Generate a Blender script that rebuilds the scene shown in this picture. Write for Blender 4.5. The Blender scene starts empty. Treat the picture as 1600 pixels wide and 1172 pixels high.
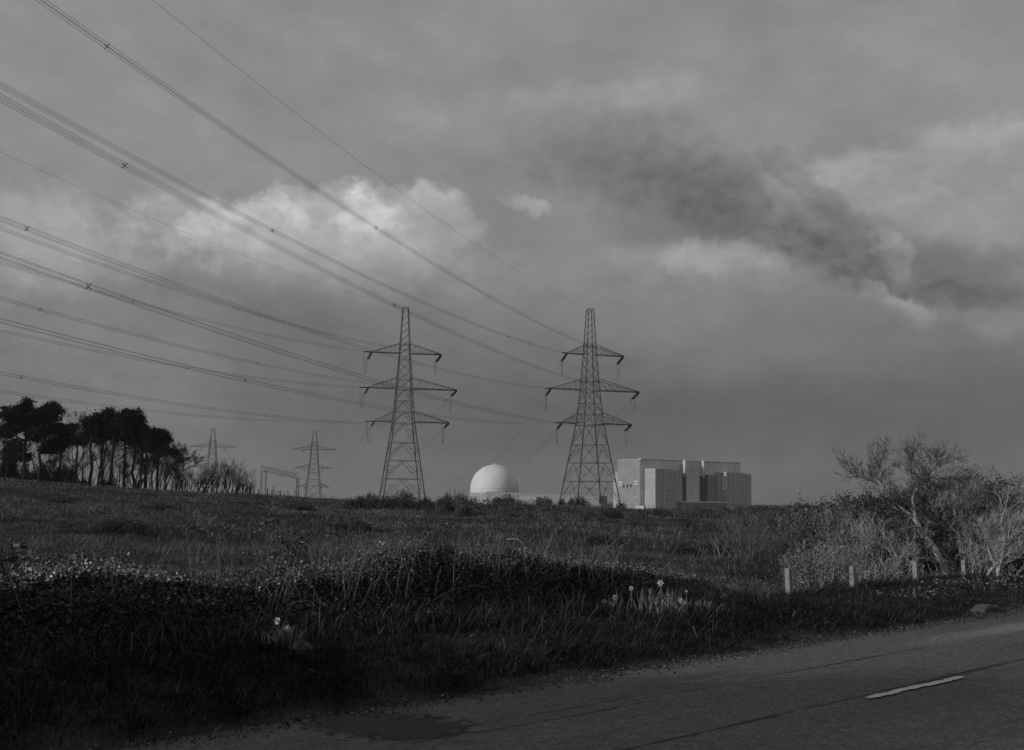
import bpy, math, random
import numpy as np
from math import radians, sin, cos, pi, sqrt
C = bpy.context.scene.collection
rng = np.random.default_rng(7)
# ------------------------------------------------------------------ camera
F = 1800.0; PITCH = math.atan(194 / F); ROLL = radians(0.6); EYE = np.array([0, 0, 1.6])
cd = bpy.data.cameras.new('camera'); cam = bpy.data.objects.new('camera', cd); C.objects.link(cam)
cd.sensor_width = 36; cd.lens = 36 * F / 1600; cd.clip_start = .1; cd.clip_end = 40000
def rx(a): c, s = cos(a), sin(a); return np.array([[1, 0, 0], [0, c, -s], [0, s, c]])
def rz(a): c, s = cos(a), sin(a); return np.array([[c, -s, 0], [s, c, 0], [0, 0, 1]])
CM = rx(pi / 2 + PITCH) @ rz(ROLL)
from mathutils import Matrix, Vector
cam.matrix_world = Matrix.Translation(EYE) @ Matrix(CM.tolist()).to_4x4()
bpy.context.scene.camera = cam
# ------------------------------------------------------------------ exposure
sc = bpy.context.scene
sc.view_settings.view_transform = 'Standard'; sc.view_settings.look = 'None'
sc.view_settings.exposure = -0.5; sc.view_settings.gamma = 1
# ------------------------------------------------------------------ sun
SUN_AZ = radians(241); SUN_EL = radians(17)       # azimuth from +Y towards +X
sl = bpy.data.lights.new('sun', 'SUN'); sl.energy = 3.2; sl.angle = radians(.6); sl.color = (1, 1, 1)
so = bpy.data.objects.new('sun', sl); C.objects.link(so)
sv = Vector((sin(SUN_AZ) * cos(SUN_EL), cos(SUN_AZ) * cos(SUN_EL), sin(SUN_EL)))
so.rotation_euler = sv.to_track_quat('Z', 'Y').to_euler()
# ------------------------------------------------------------------ sky
w = bpy.data.worlds.new('World'); sc.world = w; w.use_nodes = True
nt = w.node_tree; nt.nodes.clear()
def N(nt, typ, **k):
    n = nt.nodes.new(typ)
    for a, b in k.items(): setattr(n, a, b)
    return n
def mth(nt, op, a, b=None, c=None, clamp=False):
    n = N(nt, 'ShaderNodeMath', operation=op, use_clamp=clamp)
    for i, v in enumerate((a, b, c)):
        if v is None: continue
        if isinstance(v, (int, float)): n.inputs[i].default_value = v
        else: nt.links.new(v, n.inputs[i])
    return n.outputs[0]
def build_world():
    L = nt.links
    out = N(nt, 'ShaderNodeOutputWorld'); bg = N(nt, 'ShaderNodeBackground'); L.new(bg.outputs[0], out.inputs[0])
    tc = N(nt, 'ShaderNodeTexCoord'); sp = N(nt, 'ShaderNodeSeparateXYZ'); L.new(tc.outputs['Generated'], sp.inputs[0])
    x, y, z = sp.outputs
    az0 = mth(nt, 'MULTIPLY', mth(nt, 'ARCTAN2', x, y), 57.2958)
    el0 = mth(nt, 'MULTIPLY', mth(nt, 'ARCSINE', z), 57.2958)
    # domain warp gives the clouds ragged edges
    cmb = N(nt, 'ShaderNodeCombineXYZ'); L.new(az0, cmb.inputs[0]); L.new(el0, cmb.inputs[1])
    def noise(scale, det, rough, vec, off=0, sy=1.0):
        m = N(nt, 'ShaderNodeMapping'); m.inputs['Location'].default_value = (off, off * .7, off * .3)
        m.inputs['Scale'].default_value = (1, sy, 1)
        L.new(vec, m.inputs[0]); n = N(nt, 'ShaderNodeTexNoise'); n.inputs['Scale'].default_value = scale
        n.inputs['Detail'].default_value = det; n.inputs['Roughness'].default_value = rough; L.new(m.outputs[0], n.inputs[0]); return n
    wn = noise(.42, 8, .62, cmb.outputs[0], 3.3)
    ws = N(nt, 'ShaderNodeSeparateColor'); L.new(wn.outputs['Color'], ws.inputs[0])
    az = mth(nt, 'ADD', az0, mth(nt, 'MULTIPLY', mth(nt, 'SUBTRACT', ws.outputs[0], .5), 3.6))
    el = mth(nt, 'ADD', el0, mth(nt, 'MULTIPLY', mth(nt, 'SUBTRACT', ws.outputs[1], .5), 2.6))
    e1 = noise(.55, 8, .62, cmb.outputs[0], 61, 1.3); e2 = noise(1.9, 5, .6, cmb.outputs[0], 71, 1.2)
    edge = mth(nt, 'ADD', mth(nt, 'MULTIPLY', mth(nt, 'SUBTRACT', e1.outputs[0], .5), 2.0), mth(nt, 'MULTIPLY', mth(nt, 'SUBTRACT', e2.outputs[0], .5), .6))
    def ellipse(px, py, rx_, ry_, rot, soft, lit=False, rag=.8):
        """soft, ragged-edged patch of cloud; centre/radii given in degrees; lit: crisp upper rim fading out downwards"""
        A, E = az, el
        dx = mth(nt, 'SUBTRACT', A, px); dy = mth(nt, 'SUBTRACT', E, py)
        c, s = cos(rot), sin(rot)
        u = mth(nt, 'DIVIDE', mth(nt, 'ADD', mth(nt, 'MULTIPLY', dx, c), mth(nt, 'MULTIPLY', dy, s)), rx_)
        v = mth(nt, 'DIVIDE', mth(nt, 'SUBTRACT', mth(nt, 'MULTIPLY', dy, c), mth(nt, 'MULTIPLY', dx, s)), ry_)
        d = mth(nt, 'SQRT', mth(nt, 'ADD', mth(nt, 'MULTIPLY', u, u), mth(nt, 'MULTIPLY', v, v)))
        d = mth(nt, 'ADD', d, mth(nt, 'MULTIPLY', edge, rag))
        mr = N(nt, 'ShaderNodeMapRange', interpolation_type='SMOOTHSTEP')
        L.new(d, mr.inputs[0]); mr.inputs[1].default_value = 1 + soft; mr.inputs[2].default_value = 1 - soft
        if not lit: return mr.outputs[0]
        f = N(nt, 'ShaderNodeMapRange', interpolation_type='SMOOTHSTEP'); L.new(mth(nt, 'ADD', v, mth(nt, 'MULTIPLY', edge, .5)), f.inputs[0])
        f.inputs[1].default_value = -1.1; f.inputs[2].default_value = .7
        return mth(nt, 'MULTIPLY', mr.outputs[0], f.outputs[0])
    # vertical gradient: dull near the horizon, a little brighter overhead
    ramp = N(nt, 'ShaderNodeValToRGB'); L.new(mth(nt, 'DIVIDE', el0, 90, clamp=True), ramp.inputs[0])
    cr = ramp.color_ramp
    stops = SKY_STOPS
    while len(cr.elements) < len(stops): cr.elements.new(.5)
    for e_, (p, v) in zip(cr.elements, stops): e_.position = p / 90; e_.color = (v, v, v, 1)
    val = ramp.outputs[0]
    b1 = noise(.16, 5, .55, cmb.outputs[0], 11, 2.0)
    val = mth(nt, 'MULTIPLY', val, mth(nt, 'ADD', .72, mth(nt, 'MULTIPLY', b1.outputs[0], .56)))
    b2 = noise(.6, 5, .6, cmb.outputs[0], 21, 1.6)
    val = mth(nt, 'MULTIPLY', val, mth(nt, 'ADD', .90, mth(nt, 'MULTIPLY', b2.outputs[0], .20)))
    def deg(xp, yp):
        d = CM @ np.array([(xp - 800) / F, (586 - yp) / F, -1]); d /= np.linalg.norm(d)
        return math.degrees(math.atan2(d[0], d[1])), math.degrees(math.asin(d[2]))
    k = 57.2958 / F
    b3 = noise(.95, 7, .6, cmb.outputs[0], 41, 1.5); puff = mth(nt, 'ADD', .35, mth(nt, 'MULTIPLY', b3.outputs[0], 1.3))
    for (px, py, rxp, ryp, rot, soft, gain, *q) in CLOUDS:
        a, e = deg(px, py)
        m = ellipse(a, e, rxp * k, ryp * k, -radians(rot), soft, *q)
        val = mth(nt, 'MULTIPLY', val, mth(nt, 'ADD', 1, mth(nt, 'MULTIPLY', mth(nt, 'MULTIPLY', m, puff), gain * 1.15)))
    # unseen sky behind the camera, scaled slightly brighter to raise the ambient fill
    back = N(nt, 'ShaderNodeMapRange', interpolation_type='SMOOTHSTEP'); L.new(y, back.inputs[0])
    back.inputs[1].default_value = .35; back.inputs[2].default_value = -.35; back.inputs[3].default_value = 1; back.inputs[4].default_value = 1.05
    val = mth(nt, 'MULTIPLY', val, back.outputs[0])
    sky = N(nt, 'ShaderNodeTexSky', sky_type='NISHITA'); sky.sun_disc = False; sky.sun_elevation = SUN_EL; sky.sun_rotation = SUN_AZ
    bw = N(nt, 'ShaderNodeRGBToBW'); L.new(sky.outputs[0], bw.inputs[0])
    clear = mth(nt, 'MULTIPLY', bw.outputs[0], .05)
    val = mth(nt, 'ADD', mth(nt, 'MULTIPLY', val, .93), mth(nt, 'MULTIPLY', mth(nt, 'MINIMUM', clear, .6), .07))
    L.new(val, bg.inputs[0]); bg.inputs[1].default_value = 1.0
SKY_STOPS = [(0, .19), (2.5, .185), (5, .20), (8, .265), (12, .345), (17, .385), (24, .40), (35, .39), (90, .34)]
CLOUDS = [  # x, y, radius x, radius y, tilt, softness, gain, crisp lit rim, raggedness
    (470, 352, 170, 60, -7, .12, .34, True, .28), (390, 345, 95, 40, -4, .12, .16, True, .35), (640, 352, 110, 66, 4, .12, .36, True, .28), (550, 350, 110, 48, 0, .25, .20, True, .3), (678, 318, 45, 32, 0, .2, .18, True, .3), (520, 400, 230, 60, 4, .8, .20), (550, 400, 150, 40, 0, .8, .24), (300, 345, 110, 40, 0, .8, .22), (70, 375, 150, 60, 0, .7, .34), (200, 420, 160, 50, 10, .9, .16),
    (826, 321, 32, 10, 14, .5, .34, False, .45), (350, 465, 190, 45, 12, .9, -.16), (610, 455, 90, 36, 20, .8, -.12),
    (940, 165, 150, 34, -4, .5, .16, True, .7), (740, 190, 130, 40, 0, .7, .12), (930, 245, 180, 52, 12, .8, -.15, False, .5), (860, 260, 150, 30, 10, .8, -.08), (1060, 285, 150, 56, 26, .8, -.20, False, .5), (1180, 330, 120, 56, 22, .6, -.20, False, .5), (1050, 345, 120, 40, 10, .7, -.14), (1235, 270, 60, 16, 35, .4, -.16),
    (1310, 380, 90, 50, 20, .45, -.24, False, .5), (1250, 400, 60, 30, 0, .5, -.14), (1460, 425, 100, 40, 4, .45, -.20, False, .5), (1500, 465, 75, 18, 0, .4, -.18), (1360, 440, 50, 20, 30, .4, -.12),
    (1135, 420, 100, 40, 6, .3, .34, True, .6), (1050, 405, 90, 30, 0, .5, .18), (1480, 245, 240, 40, -6, .35, .28, True, .5), (1340, 290, 110, 30, 14, .6, .16, False, .7), (1530, 330, 120, 50, 0, .7, .22), (1390, 472, 55, 22, 28, .2, .5, True, .45), (1395, 395, 50, 20, 55, .35, .38, False, .6), (1235, 325, 60, 18, 40, .4, .24, False, .7), (1555, 505, 90, 16, 5, .6, .2),
    (1240, 640, 480, 60, 2, .9, -.12), (760, 620, 260, 90, 0, .9, -.08), (1010, 500, 120, 40, 0, .8, .14), (1200, 560, 160, 30, 0, .8, .10), (140, 650, 260, 80, 0, 1, .26), (180, 520, 200, 60, 0, .9, .10)]
build_world()
w.cycles.sampling_method = 'MANUAL'; w.cycles.sample_map_resolution = 512
# ------------------------------------------------------------------ materials (a monochrome place: every colour is a grey)
def mat(name, v, rough=.75, v2=None, scale=5., detail=4, island=None, spec=.3, bump=0, coord='Object', metal=0, contrast=(.35, .65), patch=None):
    m = bpy.data.materials.new(name); m.use_nodes = True; t = m.node_tree; b = t.nodes['Principled BSDF']
    b.inputs['Base Color'].default_value = (v, v, v, 1); b.inputs['Roughness'].default_value = rough; b.inputs['Metallic'].default_value = metal
    b.inputs['Specular IOR Level'].default_value = spec
    last = None
    if v2 is not None:
        tc = N(t, 'ShaderNodeTexCoord'); n = N(t, 'ShaderNodeTexNoise'); t.links.new(tc.outputs[coord], n.inputs[0])
        n.inputs['Scale'].default_value = scale; n.inputs['Detail'].default_value = detail; n.inputs['Roughness'].default_value = .65
        r = N(t, 'ShaderNodeMapRange'); t.links.new(n.outputs[0], r.inputs[0])
        r.inputs[1].default_value, r.inputs[2].default_value = contrast; r.inputs[3].default_value = v; r.inputs[4].default_value = v2
        last = r.outputs[0]
        if bump:
            bp = N(t, 'ShaderNodeBump'); bp.inputs['Strength'].default_value = bump; bp.inputs['Distance'].default_value = .02
            t.links.new(n.outputs[0], bp.inputs['Height']); t.links.new(bp.outputs[0], b.inputs['Normal'])
    if island:
        g = N(t, 'ShaderNodeNewGeometry'); r = N(t, 'ShaderNodeMapRange'); t.links.new(g.outputs['Random Per Island'], r.inputs[0])
        r.inputs[3].default_value = island[0]; r.inputs[4].default_value = island[1]
        p = mth(t, 'POWER', g.outputs['Random Per Island'], 2.0); t.links.new(p, r.inputs[0])
        last = mth(t, 'MULTIPLY', r.outputs[0], last if last is not None else v)
    if patch:
        tc = N(t, 'ShaderNodeTexCoord'); vals = []
        for sc_ in (.12, .9):
            n = N(t, 'ShaderNodeTexNoise'); t.links.new(tc.outputs['Object'], n.inputs[0]); n.inputs['Scale'].default_value = sc_; n.inputs['Detail'].default_value = 5; n.inputs['Roughness'].default_value = .6
            r = N(t, 'ShaderNodeMapRange'); t.links.new(n.outputs[0], r.inputs[0]); r.inputs[1].default_value = .36; r.inputs[2].default_value = .64; r.inputs[3].default_value = patch[0]; r.inputs[4].default_value = patch[1]; vals.append(r.outputs[0])
        last = mth(t, 'MULTIPLY', mth(t, 'MULTIPLY', vals[0], vals[1]), last if last is not None else v)
    if last is not None: t.links.new(last, b.inputs['Base Color'])
    return m
MT = {}
MT['steel'] = mat('weathered_steel', .04, .6, .07, 2, metal=.0)
MT['wire'] = mat('aluminium_cable', .05, .6, .06, 1)
MT['glass_ins'] = mat('insulator_glaze', .04, .35, .05, 3)
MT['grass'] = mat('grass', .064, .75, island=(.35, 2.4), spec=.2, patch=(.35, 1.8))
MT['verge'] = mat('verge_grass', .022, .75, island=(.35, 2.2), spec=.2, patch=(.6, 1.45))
MT['dry'] = mat('dry_stalk', .20, .8, island=(.4, 1.3))
MT['cane'] = mat('bramble_cane', .085, .6, island=(.4, 1.6))
MT['leafd'] = mat('shade_toned_bramble_leaf', .021, .6, island=(.4, 3.2), spec=.3, patch=(.5, 1.5))  # leaf grey darkened to paint the shaded hedge face
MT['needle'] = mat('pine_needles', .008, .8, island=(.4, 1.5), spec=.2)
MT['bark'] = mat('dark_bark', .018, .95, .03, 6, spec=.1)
MT['barkp'] = mat('pale_bark', .24, .85, .42, 14, bump=.3)
MT['twig'] = mat('twigs', .045, .85, island=(.6, 1.5))
MT['twigp'] = mat('pale_twigs', .33, .85, island=(.5, 1.6))
MT['twigm'] = mat('mid_twigs', .07, .85, island=(.6, 1.5))
MT['gorse'] = mat('gorse_foliage', .035, .8, island=(.4, 2.2))
MT['scrub'] = mat('pale_scrub', .085, .85, island=(.5, 1.7))
MT['ivy'] = mat('hedge_leaf', .075, .5, island=(.4, 2.2), spec=.4)
MT['conc'] = mat('concrete', .30, .85, .17, 22, bump=.5)
MT['wood'] = mat('old_wood', .14, .85, .22, 20, bump=.3)
MT['white'] = mat('dome_cladding', .70, .6, .60, .25)
MT['petal'] = mat('petal', .55, .6, .55, 30)
MT['petald'] = mat('trumpet', .55, .6)
MT['dleaf'] = mat('daffodil_leaf', .2, .5, island=(.6, 1.6))
MT['stone'] = mat('boulder_stone', .07, .85, .045, 9, bump=.5)
# ------------------------------------------------------------------ mesh helpers
class MB:
    def __init__(s): s.v = []; s.f = {3: [], 4: []}; s.n = 0; s.ng = []
    def add(s, v, f):
        v = np.asarray(v, float).reshape(-1, 3); f = np.asarray(f, int)
        if len(v) == 0: return s
        s.v.append(v); s.f[f.shape[1]].append(f + s.n); s.n += len(v); return s
    def poly(s, v, faces):
        v = np.asarray(v, float).reshape(-1, 3); s.v.append(v)
        for f in faces:
            if len(f) in (3, 4): s.f[len(f)].append(np.array([f]) + s.n)
            else: s.ng.append([i + s.n for i in f])
        s.n += len(v); return s
    def beam(s, a, b, r, r2=None):
        return s.tube([a, b], [r, r if r2 is None else r2], 4)
    def tube(s, P, R, sides=6, cap=False):
        P = np.asarray(P, float); n = len(P); R = np.broadcast_to(R, (n,)) if np.ndim(R) else np.full(n, R)
        T = np.gradient(P, axis=0) if n > 2 else np.repeat([P[-1] - P[0]], n, 0)
        T = T / (np.linalg.norm(T, axis=1, keepdims=True) + 1e-9)
        up = np.array([0, 0, 1.]) if abs(T[:, 2]).mean() < .8 else np.array([1., 0, 0])
        U = np.cross(T, up); U /= np.linalg.norm(U, axis=1, keepdims=True) + 1e-9; V = np.cross(T, U)
        a = (np.arange(sides) + .5) * 2 * pi / sides
        v = P[:, None] + R[:, None, None] * (U[:, None] * np.cos(a)[None, :, None] + V[:, None] * np.sin(a)[None, :, None])
        i = np.arange(n - 1)[:, None] * sides; j = np.arange(sides)[None]; k = (j + 1) % sides
        f = np.stack([i + j, i + k, i + k + sides, i + j + sides], -1).reshape(-1, 4)
        s.add(v, f)
        if cap:
            base = s.n - n * sides; s.ng.append(list(range(base, base + sides))[::-1]); s.ng.append(list(range(s.n - sides, s.n)))
        return s
    def box(s, lo, hi):
        x0, y0, z0 = lo; x1, y1, z1 = hi
        v = [(x0, y0, z0), (x1, y0, z0), (x1, y1, z0), (x0, y1, z0), (x0, y0, z1), (x1, y0, z1), (x1, y1, z1), (x0, y1, z1)]
        return s.add(v, [(3, 2, 1, 0), (4, 5, 6, 7), (0, 1, 5, 4), (1, 2, 6, 5), (2, 3, 7, 6), (3, 0, 4, 7)])
    def build(s, name, m, parent=None, smooth=False, loc=None):
        me = bpy.data.meshes.new(name); v = np.concatenate(s.v).astype(np.float32)
        fs = []; sizes = []
        for k in (3, 4):
            if s.f[k]:
                a = np.concatenate(s.f[k]); fs.append(a.ravel()); sizes.append(np.full(len(a), k))
        for g in s.ng: fs.append(np.array(g)); sizes.append(np.array([len(g)]))
        fl = np.concatenate(fs).astype(np.int32); sz = np.concatenate(sizes).astype(np.int32)
        me.vertices.add(len(v)); me.vertices.foreach_set('co', v.ravel())
        me.loops.add(len(fl)); me.loops.foreach_set('vertex_index', fl)
        me.polygons.add(len(sz)); st = np.concatenate([[0], np.cumsum(sz)[:-1]]).astype(np.int32)
        me.polygons.foreach_set('loop_start', st); me.polygons.foreach_set('loop_total', sz)
        me.polygons.foreach_set('use_smooth', np.full(len(sz), smooth))
        me.update(calc_edges=True)
        me.materials.append(MT[m] if isinstance(m, str) else m)
        o = bpy.data.objects.new(name, me); C.objects.link(o)
        if parent: o.parent = parent
        if loc is not None: o.location = loc
        return o
def tag(o, label=None, cat=None, group=None, kind=None):
    if label: o['label'] = label
    if cat: o['category'] = cat
    if group: o['group'] = group
    if kind: o['kind'] = kind
    return o
def empty(name, loc, rz_=0):
    o = bpy.data.objects.new(name, None); C.objects.link(o); o.location = loc; o.rotation_euler = (0, 0, rz_); return o
def copy_tree(o, parent=None):
    c = o.copy(); C.objects.link(c); c.parent = parent
    for ch in o.children: copy_tree(ch, c)
    return c
def at(x, y, Y):
    d = CM @ np.array([(x - 800) / F, (586 - y) / F, -1]); return EYE + d * (Y / d[1])
def rc(s, c): return (sqrt(2) * s - c) / 2, (sqrt(2) * s + c) / 2
# ------------------------------------------------------------------ terrain
def vnoise(x, y, seed=0):
    xi = np.floor(x).astype(np.int64); yi = np.floor(y).astype(np.int64); fx = x - xi; fy = y - yi
    fx = fx * fx * (3 - 2 * fx); fy = fy * fy * (3 - 2 * fy)
    def h(a, b):
        n = (a * 374761393 + b * 668265263 + seed * 1274126177) & 0xffffffff
        n = ((n ^ (n >> 13)) * 1274126177) & 0xffffffff
        return ((n ^ (n >> 16)) & 0xffff) / 65535.
    return (h(xi, yi) * (1 - fx) + h(xi + 1, yi) * fx) * (1 - fy) + (h(xi, yi + 1) * (1 - fx) + h(xi + 1, yi + 1) * fx) * fy
def fbm(x, y, seed=0, o=4):
    r = 0; a = .5
    for i in range(o): r = r + a * (vnoise(x, y, seed + i) - .5); x = x * 2.03 + 11; y = y * 2.03 + 5; a *= .5
    return r
CX = np.array([-700, 0, 100, 200, 300, 400, 500, 560, 700, 900, 980, 1100, 1280, 1600, 2400.])
CY = np.array([735, 751, 758, 765, 770, 774, 779, 784, 789, 790, 797, 800, 797, 800, 806.])
PH = np.arctan((CX - 800) / F); EC = ((780 + (CX - 800) * .0105) - CY) / F
def sstep(a, b, x): t = np.clip((x - a) / (b - a), 0, 1); return t * t * (3 - 2 * t)
def hgt(X, Y):
    X = np.asarray(X, float); Y = np.asarray(Y, float)
    r = np.hypot(X, Y); ph = np.arctan2(X, Y); e = np.interp(ph, PH, EC)
    front = sstep(pi / 2, 1.0, np.abs(ph))
    t = np.clip((r - 22) / 128, 0, 1)
    h150 = (1.6 + e * 150) * front
    h = h150 * t ** 1.15
    left = sstep(-.13, -.2, ph)
    far1 = (1.6 + (e - .0010) * np.minimum(r, 320)) * (1 - left) + left * (h150 - sstep(155, 330, r) * (h150 + 2.5))
    h = np.where(r > 150, far1 * front, h)
    f = sstep(320, 700, r); h = h * (1 - f) - 5 * f
    c = Y - X; s = (X + Y) / sqrt(2)
    # verge bank beside the road, ground dips again behind the hedge
    bank = sstep(10.15, 12.2, c) * (1 - sstep(14.5, 17.5, c)) * (.24 - .2 * sstep(12, 17, s)) - .18 * sstep(15.5, 18, c) * (1 - sstep(30, 60, c)) * sstep(1, 8, X) * front
    h = h + bank
    amp = sstep(10.2, 12.5, c)
    h = h + amp * (fbm(X * .35, Y * .35, 3) * (.22 + .25 * sstep(18, 40, r)) * (1 - sstep(90, 200, r) * .75) + fbm(X * .06, Y * .06, 9) * 1.3 * sstep(25, 70, r) * (1 - sstep(120, 180, r)))
    h = np.where(c < 10.2, np.where(c > 2.8, 0, h * 0 + sstep(2.8, 1.0, c) * .04 + fbm(X * .5, Y * .5, 4) * .05 * sstep(2.8, 1.5, c)), h)
    return h
def h1(x, y): return float(hgt(np.array([x]), np.array([y]))[0])
def ground():
    R = np.concatenate([np.linspace(0.3, 30, 150), np.geomspace(30.3, 2600, 190)]); th = np.linspace(-pi, pi, 721)[:-1]
    # finer in the sector in front
    th = np.concatenate([np.linspace(-.75, .75, 500), np.linspace(.76, 2 * pi - .76, 220)])
    rr, tt = np.meshgrid(R, th, indexing='ij'); X = rr * np.sin(tt); Y = rr * np.cos(tt); Z = hgt(X, Y)
    n, m = X.shape; v = np.stack([X, Y, Z], -1).reshape(-1, 3)
    i = np.arange(n - 1)[:, None] * m; j = np.arange(m)[None]; k = (j + 1) % m
    f = np.stack([i + j, i + j + m, i + k + m, i + k], -1).reshape(-1, 4)
    b = MB(); b.add(v, f); b.ng.append(list(range(m)))
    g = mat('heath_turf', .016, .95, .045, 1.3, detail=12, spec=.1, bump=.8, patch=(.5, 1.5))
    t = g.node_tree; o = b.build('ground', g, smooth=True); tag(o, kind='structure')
    o['label'] = 'rough heath ground rising to the left behind the verge'
    s = MB(); s.add([(-20000, -20000, -7), (20000, -20000, -7), (20000, 30000, -7), (-20000, 30000, -7)], [(0, 1, 2, 3)])
    so_ = s.build('sea', mat('sea_water', .12, .3, .14, .01)); tag(so_, kind='structure'); 
ground()
# ------------------------------------------------------------------ road
def road():
    s = np.linspace(-40, 120, 641); cc = np.linspace(3.0, 10.0, 29)
    S, Cc = np.meshgrid(s, cc, indexing='ij')
    edge = np.where(Cc > 9.9, fbm(S * 1.3, S * 0 + 2, 5) * .22 + fbm(S * 6, S * 0 + 2, 6) * .08, 0) 
    X, Y = rc(S, Cc + edge); crown = .05 * (1 - ((Cc - 6.5) / 3.5) ** 2)
    Z = .006 + crown * 1.0
    n, m = S.shape; v = np.stack([X, Y, Z], -1).reshape(-1, 3)
    i = np.arange(n - 1)[:, None] * m; j = np.arange(m - 1)[None]
    f = np.stack([i + j, i + m + j, i + m + j + 1, i + j + 1], -1).reshape(-1, 4)
    mt = bpy.data.materials.new('asphalt'); mt.use_nodes = True; t = mt.node_tree; L = t.links; b = t.nodes['Principled BSDF']
    tc = N(t, 'ShaderNodeTexCoord'); mp = N(t, 'ShaderNodeMapping'); mp.inputs['Rotation'].default_value = (0, 0, -pi / 4); L.new(tc.outputs['Object'], mp.inputs[0])
    def ns(scale, det, sx=1, rough=.6):
        q = N(t, 'ShaderNodeMapping'); q.inputs['Scale'].default_value = (sx, 1, 1); L.new(mp.outputs[0], q.inputs[0])
        n_ = N(t, 'ShaderNodeTexNoise'); n_.inputs['Scale'].default_value = scale; n_.inputs['Detail'].default_value = det; n_.inputs['Roughness'].default_value = rough; L.new(q.outputs[0], n_.inputs[0]); return n_.outputs[0]
    big = ns(.8, 5, .25); fine = ns(90, 3); spk = ns(240, 2); med = ns(14, 6, .5, .75)
    v_ = mth(t, 'ADD', .045, mth(t, 'MULTIPLY', big, .07)); v_ = mth(t, 'MULTIPLY', v_, mth(t, 'ADD', .45, mth(t, 'MULTIPLY', fine, 1.1)))
    v_ = mth(t, 'MULTIPLY', v_, mth(t, 'ADD', .2, mth(t, 'MULTIPLY', med, 1.6)))
    v_ = mth(t, 'MULTIPLY', v_, mth(t, 'ADD', .5, mth(t, 'MULTIPLY', spk, 1.0)))
    sep = N(t, 'ShaderNodeSeparateXYZ'); L.new(mp.outputs[0], sep.inputs[0]); ss, yy = sep.outputs[0], sep.outputs[1]   # along / across the road
    def n1(scale, det, off=0.):
        q = N(t, 'ShaderNodeMapping'); q.inputs['Scale'].default_value = (1, .15, 1); q.inputs['Location'].default_value = (off, off, off); L.new(mp.outputs[0], q.inputs[0])
        n_ = N(t, 'ShaderNodeTexNoise'); n_.inputs['Scale'].default_value = scale; n_.inputs['Detail'].default_value = det; n_.inputs['Roughness'].default_value = .65; L.new(q.outputs[0], n_.inputs[0]); return mth(t, 'SUBTRACT', n_.outputs[0], .5)
    def band(a, b_): 
        r = N(t, 'ShaderNodeMapRange', interpolation_type='SMOOTHSTEP'); L.new(a, r.inputs[0]); r.inputs[1].default_value, r.inputs[2].default_value = b_; return r.outputs[0]
    wob, fin, on = n1(.9, 3), n1(14, 5, 3), n1(1.4, 5, 9)
    def crack(yc, s0, s1, wd, amp=.10, gate=-.02):
        """irregular crack along the road at cross position yc between s0 and s1"""
        d = mth(t, 'ABSOLUTE', mth(t, 'SUBTRACT', yy, mth(t, 'ADD', yc, mth(t, 'ADD', mth(t, 'MULTIPLY', wob, amp), mth(t, 'MULTIPLY', fin, .05)))))
        wv = mth(t, 'MAXIMUM', mth(t, 'MULTIPLY', wd, mth(t, 'ADD', .55, mth(t, 'MULTIPLY', on, 3.2))), .0001)
        m = mth(t, 'SUBTRACT', 1, mth(t, 'DIVIDE', d, wv), clamp=True)
        g_ = mth(t, 'MULTIPLY', band(ss, (s0 - .3, s0 + .3)), mth(t, 'SUBTRACT', 1, band(ss, (s1 - .3, s1 + .3))))
        return mth(t, 'MULTIPLY', mth(t, 'MULTIPLY', mth(t, 'MULTIPLY', m, 2.2, clamp=True), g_), .72)
    dark = crack(4.70, -30, 90, .055, .06)
    dark = mth(t, 'MAXIMUM', dark, mth(t, 'MULTIPLY', band(mth(t, 'ADD', yy, mth(t, 'MULTIPLY', wob, .3)), (6.72, 7.05)), .5))
    for a in ((5.84, 7.2, 12.2, .042), (5.72, 5.4, 7.4, .035), (5.95, 5.5, 8.2, .02), (3.45, 8.6, 10.6, .026), (3.1, 9.2, 12.5, .02), (5.2, 12.5, 18, .02)): dark = mth(t, 'MAXIMUM', dark, crack(*a))
    # broken patch by the left verge, with crazed cracks inside
    du = mth(t, 'DIVIDE', mth(t, 'SUBTRACT', ss, mth(t, 'ADD', 5.2, mth(t, 'MULTIPLY', wob, .5))), .42); dv = mth(t, 'DIVIDE', mth(t, 'SUBTRACT', yy, 6.45), .72)
    dd = mth(t, 'ADD', mth(t, 'SQRT', mth(t, 'ADD', mth(t, 'MULTIPLY', du, du), mth(t, 'MULTIPLY', dv, dv))), mth(t, 'MULTIPLY', mth(t, 'SUBTRACT', ns(5, 6, 1, .7), .5), 1.4))
    pm = mth(t, 'SUBTRACT', 1, band(dd, (.85, 1.1)))
    vo = N(t, 'ShaderNodeTexVoronoi', feature='DISTANCE_TO_EDGE'); vo.inputs['Scale'].default_value = 5.5
    ad = N(t, 'ShaderNodeMapping'); L.new(mp.outputs[0], ad.inputs[0]); ad.inputs['Scale'].default_value = (.7, 1.3, 1); L.new(ad.outputs[0], vo.inputs[0])
    cz = mth(t, 'MULTIPLY', mth(t, 'SUBTRACT', 1, band(vo.outputs[0], (.02, .09))), mth(t, 'SUBTRACT', 1, band(mth(t, 'ABSOLUTE', mth(t, 'SUBTRACT', dd, .9)), (.1, .5))))
    dark = mth(t, 'MAXIMUM', dark, mth(t, 'MAXIMUM', mth(t, 'MULTIPLY', pm, .62), mth(t, 'MULTIPLY', cz, .93)))
    v_ = mth(t, 'MULTIPLY', v_, mth(t, 'SUBTRACT', 1, dark))
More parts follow.
